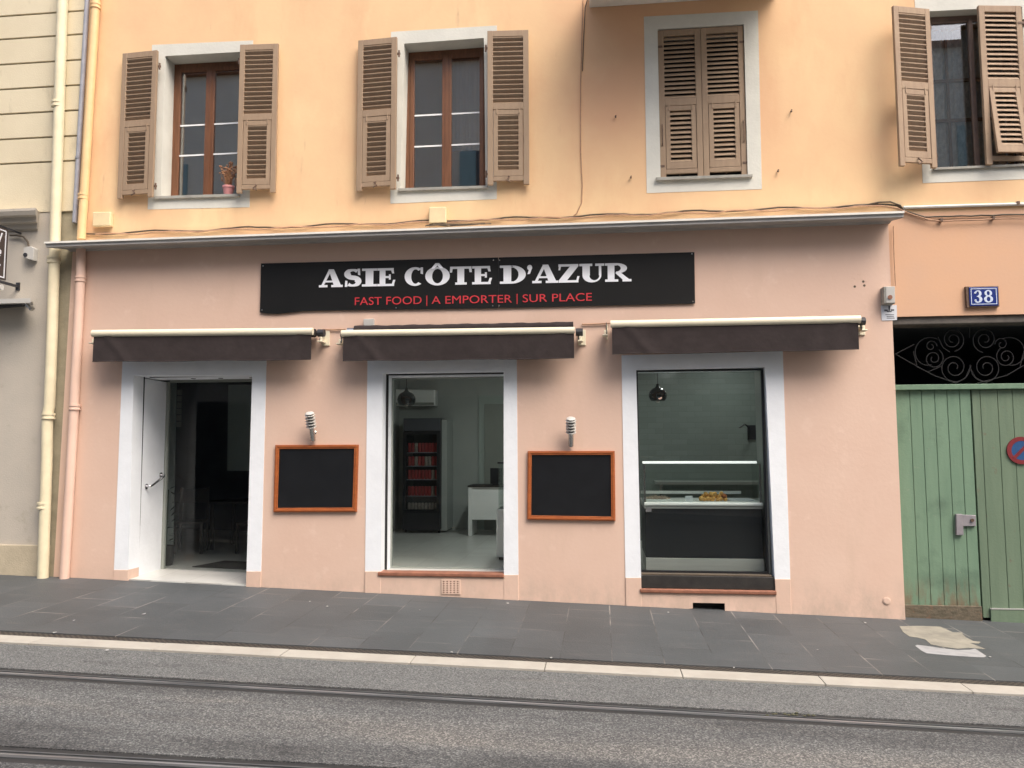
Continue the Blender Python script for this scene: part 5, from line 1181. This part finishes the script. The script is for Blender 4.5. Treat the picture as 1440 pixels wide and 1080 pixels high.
# ================================================================== GATE
YG = 0.13
MB().box(XR-0.05, XG2+0.05, 0.03, 0.3, P(1350, 455, 0.03).z, ZG-0.001).build('gateway_lintel', M['lintelbeam'], building, bevel=0.01)
gate = empty('carriage_gate', (4.2, YG, gz(4.2, YG)), 'tall faded green double board gate with ironwork above', 'gate')
zr0, zr1 = P(1350, 548, YG).z, P(1350, 540.5, YG).z
XGa = XR-0.05
MB().box(XGa, XG2+0.05, YG-0.05, YG+0.08, zr0, zr1).build('transom_rail', M['green'], gate, bevel=0.006)
def xg(px, py=700): return P(px, py, YG).x
seams_l = [(1261.5, 560), (1279.5, 560), (1296, 560), (1314.5, 560), (1332, 560), (1349.5, 560), (1365, 560)]
def boards(xs_, m, name, z1, Y, gap=0.004, thick=0.04):
    mb = MB()
    for a, b in zip(xs_[:-1], xs_[1:]):
        mb.box(a+gap/2, b-gap/2, Y+random.uniform(0, .003), Y+thick, gz(a, Y)+0.03, z1)
    return mb.build(name, m, gate, bevel=0.004)
xsl = [XGa]+[P(a, b, YG).x for a, b in seams_l[1:]]
lfL = boards(xsl, M['green'], 'gate_leaf', zr0-0.002, YG)
xm_ = xsl[-1]; xsr = [xm_+0.012, P(1380.5, 600, YG).x, P(1405, 600, YG).x, P(1426, 600, YG).x, P(1449, 600, YG).x, P(1471, 600, YG).x, P(1492, 600, YG).x, XG2+0.03]
lfR = boards(xsr, M['green2'], 'gate_leaf', zr0-0.002, YG)
mb = MB(); mb.box(XGa, XG2, YG+0.045, YG+0.05, -0.4, zr0); mb.build('backing_board', M['black'], gate)
# rotten kick board
za = P(1325, 851, YG).z; mb = MB(); mb.box(XGa, xm_-0.006, YG-0.03, YG, -0.4, za); mb.build('kick_board', M['rot'], lfL, bevel=0.006)
zb = P(1420, 857, YG).z; xk = P(1392, 860, YG).x; mb = MB(); mb.box(xk, XG2, YG-0.02, YG, -0.5, zb); mb.build('kick_board', M['green2'], lfR, bevel=0.004)
MB().box(xk, XG2, YG-0.024, YG-0.001, zb+0.001, zb+0.012).build('metal_strip', M['kick'], lfR)
# lock
lk = MB(); lk.pq([(1344.5, 723), (1353.5, 723), (1355, 752.5), (1345, 752.5)], YG-0.035, YG, YG-0.03); lk.pq([(1353.8, 724), (1372.5, 724.5), (1373, 740), (1354.2, 740)], YG-0.028, YG, YG-0.03)
lo = lk.build('lock', M['lockgrey'], lfL, bevel=0.004)
c = P(1367, 731.5, YG-0.03); MB().tube([c, c+Vector((0, -0.02, 0))], 0.018, 12).build('keyhole', M['iron'], lo) if False else MB().tube([c, c+Vector((0, -0.012, 0))], 0.018, 12).build('lock_barrel', M['iron'], gate)
# no parking disc
c = P(1437, 633.5, YG-0.02); rad = (P(1458, 633.5, YG-.02)-c).length*0.98
t = empty('no_parking_sign', c, 'round red and blue no parking sign on the right leaf of the gate', 'road sign')
def disc(c, r0, r1, Y0, Y1, m, name, par, n=48):
    mb = MB()
    if r0 == 0: mb.prism([(c.x+r1*math.cos(math.tau*k/n), c.z+r1*math.sin(math.tau*k/n)) for k in range(n)], Y0, Y1)
    else:
        for k in range(n):
            a, b = math.tau*k/n, math.tau*(k+1)/n
            mb.prism([(c.x+r1*math.cos(a), c.z+r1*math.sin(a)), (c.x+r1*math.cos(b), c.z+r1*math.sin(b)), (c.x+r0*math.cos(b), c.z+r0*math.sin(b)), (c.x+r0*math.cos(a), c.z+r0*math.sin(a))], Y0, Y1)
    return mb.build(name, m, par)
disc(c, 0, rad*0.72, YG-0.014, YG-0.001, M['signmidblue'], 'disc', t)
disc(c, 0.70*rad, rad, YG-0.016, YG-0.001, M['signred'], 'border', t)
mb = MB(); d = Vector((1, 0, 1)).normalized(); n_ = Vector((1, 0, -1)).normalized()*rad*0.11
for s_ in (1,):
    pts = [c-d*rad*.8-n_, c+d*rad*.8-n_, c+d*rad*.8+n_, c-d*rad*.8+n_]; mb.prism([(p_.x, p_.z) for p_ in pts], YG-0.018, YG-0.002)
mb.build('diagonal_bar', M['signred'], t)
# transom ironwork
YI = 0.16
tr = MB()
def spiral(cx_, cy_, r0, r1, turns, a0, sgn=1, n=60):
    pts = []
    for k in range(n+1):
        u = k/n; r_ = r0+(r1-r0)*u; a = R(a0)+sgn*math.tau*turns*u; pts.append(P(1180+(cx_+r_*math.cos(a))/3.6, 280+(cy_-r_*math.sin(a))/3.6, YI))
    return pts
sp_ = [(583, 853, 80, 14, 2.1, 10, -1), (744, 853, 80, 14, 2.1, 170, 1), (478, 808, 52, 10, 1.8, 60, -1), (845, 800, 52, 10, 1.8, 120, 1), (455, 780, 82, 60, 0.62, 60, 1), (868, 780, 82, 60, 0.62, 120, -1), (575, 712, 60, 12, 2.0, -80, 1), (738, 712, 66, 12, 2.0, 260, -1), (465, 745, 30, 8, 1.2, 0, 1), (822, 735, 34, 8, 1.2, 180, -1)]
for s_ in sp_: tr.tube(spiral(*s_), 0.005, 6)
for line in ([(285, 785), (400, 850), (480, 893), (590, 932)], [(285, 785), (380, 735)], [(700, 932), (850, 892), (920, 850), (1100, 760)], [(590, 932), (640, 905), (662, 850), (690, 905), (750, 932)], [(375, 770), (395, 850), (450, 875), (520, 845)], [(660, 700), (658, 640)], [(500, 700), (525, 750), (560, 775)], [(935, 770), (915, 850)]):
    tr.tube([P(1180+a/3.6, 280+b/3.6, YI) for a, b in line], 0.005, 6)
mir = []
gi = tr.build('iron_scrollwork', M['scroll'] if 'scroll' in M else M.setdefault('scroll', mat('dark_iron_scroll', (0.020, 0.020, 0.020), 0.9, var=0.2)), gate, smooth=True)
# passage behind
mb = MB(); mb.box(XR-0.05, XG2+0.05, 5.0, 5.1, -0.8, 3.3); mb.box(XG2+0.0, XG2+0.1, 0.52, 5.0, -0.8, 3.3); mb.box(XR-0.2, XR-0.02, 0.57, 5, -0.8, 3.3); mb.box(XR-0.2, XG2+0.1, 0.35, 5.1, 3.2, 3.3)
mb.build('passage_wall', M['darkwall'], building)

# ================================================================== NEIGHBOUR (left)
nb = empty('neighbour_building', (-8, 0, 0.25), 'beige plastered house with ruled joints left of the shop', 'building')
XN = -14.0; zcn = zof(40, 322)
def nwall():
    mb = MB(); rows = [-26, -3, 22, 54.5, 90, 125, 160, 195.5, 230]
    zs = [zof(45, y) for y in rows]; zs = [zs[0]+0.7]+zs; gw = 0.022
    zs = [TOP-1]+zs
    zb_ = zof(45, 300)
    prev = TOP-0.5
    for z_ in zs[1:]:
        mb.add([], []); mb.box(XN, XLu_t+0.0, -0.03, 0.4, z_+gw/2, prev); prev = z_-gw/2
    mb.box(XN, XLu_t, -0.03, 0.4, zb_, prev)
    for v in mb.v:
        if abs(v.x-XLu_t) < 1e-6: v.x = XLu_b+(XLu_t-XLu_b)*(v.z-zu_b)/(zu_t-zu_b)
    return mb
nwall().build('upper_wall', M['beige'], nb, bevel=0.004)
MB().box(XN, XLu_b+0.02, -0.012, 0.35, zof(45, 300), TOP-0.5).build('joint_backing', M['olive'], nb)
MB().box(XN, P(60, 500).x+0.15, -0.02, 0.4, zof(45, 766), zof(45, 300)+0.001).build('lower_wall', M['beigelow'], nb)
MB().box(XN, P(60, 780).x+0.1, -0.045, 0.4, -0.6, zof(45, 766)).build('plinth', M['plinth'], nb, bevel=0.006)
mb = MB(); mb.pq([(68, 340), (108, 340), (80, 840), (40, 840)], -0.006, 0.4, 0); mb.pq([(68, 290), (112, 290), (108, 342), (68, 342)], -0.0065, 0.4, 0); mb.build('stained_strip', M['olive'], nb)
# cornice moulding
prof_n = [(-0.03, 0.0), (-0.06, 0.02), (-0.075, 0.075), (-0.13, 0.085), (-0.14, 0.14), (-0.20, 0.15), (-0.22, 0.20), (-0.22, 0.23), (-0.03, 0.25)]
zc0 = zof(30, 326); xe = P(56, 315).x; vs = []; n = len(prof_n)
for x, s_ in ((XN, 0), (xe, 0.55)): vs += [(x+s_*(-y-0.03), y, zc0+z) for y, z in prof_n]
MB().add(vs, [tuple(range(n)), tuple(range(2*n-1, n-1, -1))]+[(i, (i+1) % n, (i+1) % n+n, i+n) for i in range(n)]).build('cornice', M['beigelow'], nb)
# siren box
t = empty('siren_box', P(40, 366, -0.08), 'white siren box with a dark lens under the beige cornice', 'siren')
MB().pq([(33, 348), (43, 346), (47.5, 349), (46.5, 366), (42, 365), (32.5, 362)], -0.10, -0.02, -0.1).build('housing', M['lampwhite'], t, bevel=0.006)
c = P(36, 358.5, -0.1); MB().tube([c, c+Vector((0, -0.012, 0))], 0.026, 14).build('lens', M['darkmech'], t)
cable([(14, 331), (24, 331), (33, 333), (39, 340), (40.5, 347)], 0.012, M['cable'], 'dark cable curving down to the white siren box', Y=-0.06)
# projecting hanging sign, seen at an angle
Xs = P(29, 402).x; t = empty('hanging_sign', (Xs, -0.7, P(29, 402).z), 'brown projecting sign with white border and script cut by the left edge', 'sign')
y_e = PX(10, 360, Xs).y
zt_, zb_ = PX(10, 323, Xs).z, PX(7, 394, Xs).z; y_o = y_e-0.95
MB().box(Xs-0.03, Xs, y_o, y_e, zb_, zt_).build('panel', M['signbrown'], t)
mb = MB(); xx = Xs+0.002
for (a, b, c_, d_) in ((y_o+.03, y_e-.03, zt_-.035, zt_-.02), (y_o+.03, y_e-.03, zb_+.02, zb_+.035)): mb.box(Xs, Xs+0.003, a, b, c_, d_)
for a in (y_o+.03, y_e-.045): mb.box(Xs, Xs+0.0035, a, a+.015, zb_+.035, zt_-.035)
mb.build('border', M['paper'], t)
def side_text(body, y1, z0, h_):
    cu = bpy.data.curves.new('t', 'FONT'); cu.body = body; cu.size = 1; cu.shear = 0.35; cu.offset = 0.012
    tmp = bpy.data.objects.new('t', cu); col.objects.link(tmp); me = bpy.data.meshes.new_from_object(tmp.evaluated_get(bpy.context.evaluated_depsgraph_get())); bpy.data.objects.remove(tmp)
    x1_ = max(v.co.x for v in me.vertices); o0 = ORG[t.name]
    for v in me.vertices: v.co = Vector((Xs+0.004, y1+(v.co.x-x1_)*h_, z0+v.co.y*h_))-o0
    me.materials.clear(); me.materials.append(M['paper']); o = bpy.data.objects.new('lettering', me); col.objects.link(o); o.parent = t
hh = zt_-zb_
side_text('il', y_e-0.09, zt_-hh*0.32, 0.20); side_text('e', y_e-0.10, zt_-hh*0.58, 0.20); side_text('s', y_e-0.10, zt_-hh*0.86, 0.20)
mb = MB(); mb.box(Xs-0.03, Xs, y_o, -0.02, zb_-0.045, zb_-0.015); mb.box(Xs-0.04, Xs+0.01, -0.035, -0.02, zb_-0.08, zb_+0.02); mb.build('bracket', M['darkmech'], t)
MB().box(Xs-0.025, Xs-0.005, y_o, -0.02, zt_+0.01, zt_+0.03).build('top_arm', M['darkmech'], t)
# neighbour's awning end
t = empty('folded_awning', P(20, 430, -0.15), 'white folded awning end of the beige house at the left edge', 'awning')
Ya = -0.32; a_ = P(43, 420, Ya)
mb = MB(); z1_ = P(30, 419.5, Ya).z; z0_ = P(30, 426, Ya).z; mb.add([(XN+3, Ya, z1_), (a_.x, Ya, z1_), (P(40, 420).x, -0.03, z1_+0.03), (XN+3, -0.03, z1_+0.03), (XN+3, Ya, z0_), (a_.x, Ya, z0_), (P(40, 420).x, -0.03, z0_+0.03), (XN+3, -0.03, z0_+0.03)], [(0, 1, 2, 3), (7, 6, 5, 4), (0, 4, 5, 1), (1, 5, 6, 2), (2, 6, 7, 3), (3, 7, 4, 0)]); mb.build('cassette', M['lampwhite'], t)
mb = MB(); mb.tube([P(35, 423, -0.2), P(46, 435, -0.2)], 0.03, 8); mb.box(P(38, 420).x, P(49, 420).x, -0.04, -0.02, z0_+0.04, z0_+0.07); mb.tube([P(33, 425, -0.1), P(44, 436, -0.1)], 0.016, 6); mb.build('arm', M['steel'], t)
MB().tube([P(-40, 434, -0.15), P(33, 428, -0.15)], 0.03, 10).build('cloth_roll', M['darkmech'], t)
MB().tube([P(-30, 404, -0.3), P(3, 404, -0.3)], 0.035, 10).build('lamp_tube', M['lampwhite'], t)

# ================================================================== OPPOSITE HOUSE (behind the camera, mirrored in the panes)
ob = empty('opposite_building', (0, -15.6, 0), 'plastered house across the street mirrored in the window panes', 'building')
MB().box(-25, 6, -24, -15.6, -1, 14.75).box(6, 18, -24, -15.6, -1, 14.15).build('wall', M['opp'], ob)
MB().box(-25.4, 6, -24.3, -15.4, 14.75, 14.95).box(6, 18.4, -24.3, -15.4, 14.15, 14.3).build('roof', M['roof'], ob)
mb = MB(); mb.box(-24.8, 17.8, -15.6, -15.55, 0.2, 3.4); mb.build('shopfronts', M['opplow'], ob)
for fl in range(3):
    z0 = 4.4+fl*2.75
    for k in range(11):
        x = -23+k*3.9; MB().box(x-0.5, x+0.5, -15.6, -15.57, z0, z0+1.7).build('window', M['opplow'], ob)
        MB().box(x-1.05, x-0.52, -15.6, -15.52, z0, z0+1.7).build('shutter', M['oppshut'], ob); MB().box(x+0.52, x+1.05, -15.6, -15.52, z0, z0+1.7).build('shutter', M['oppshut'], ob)
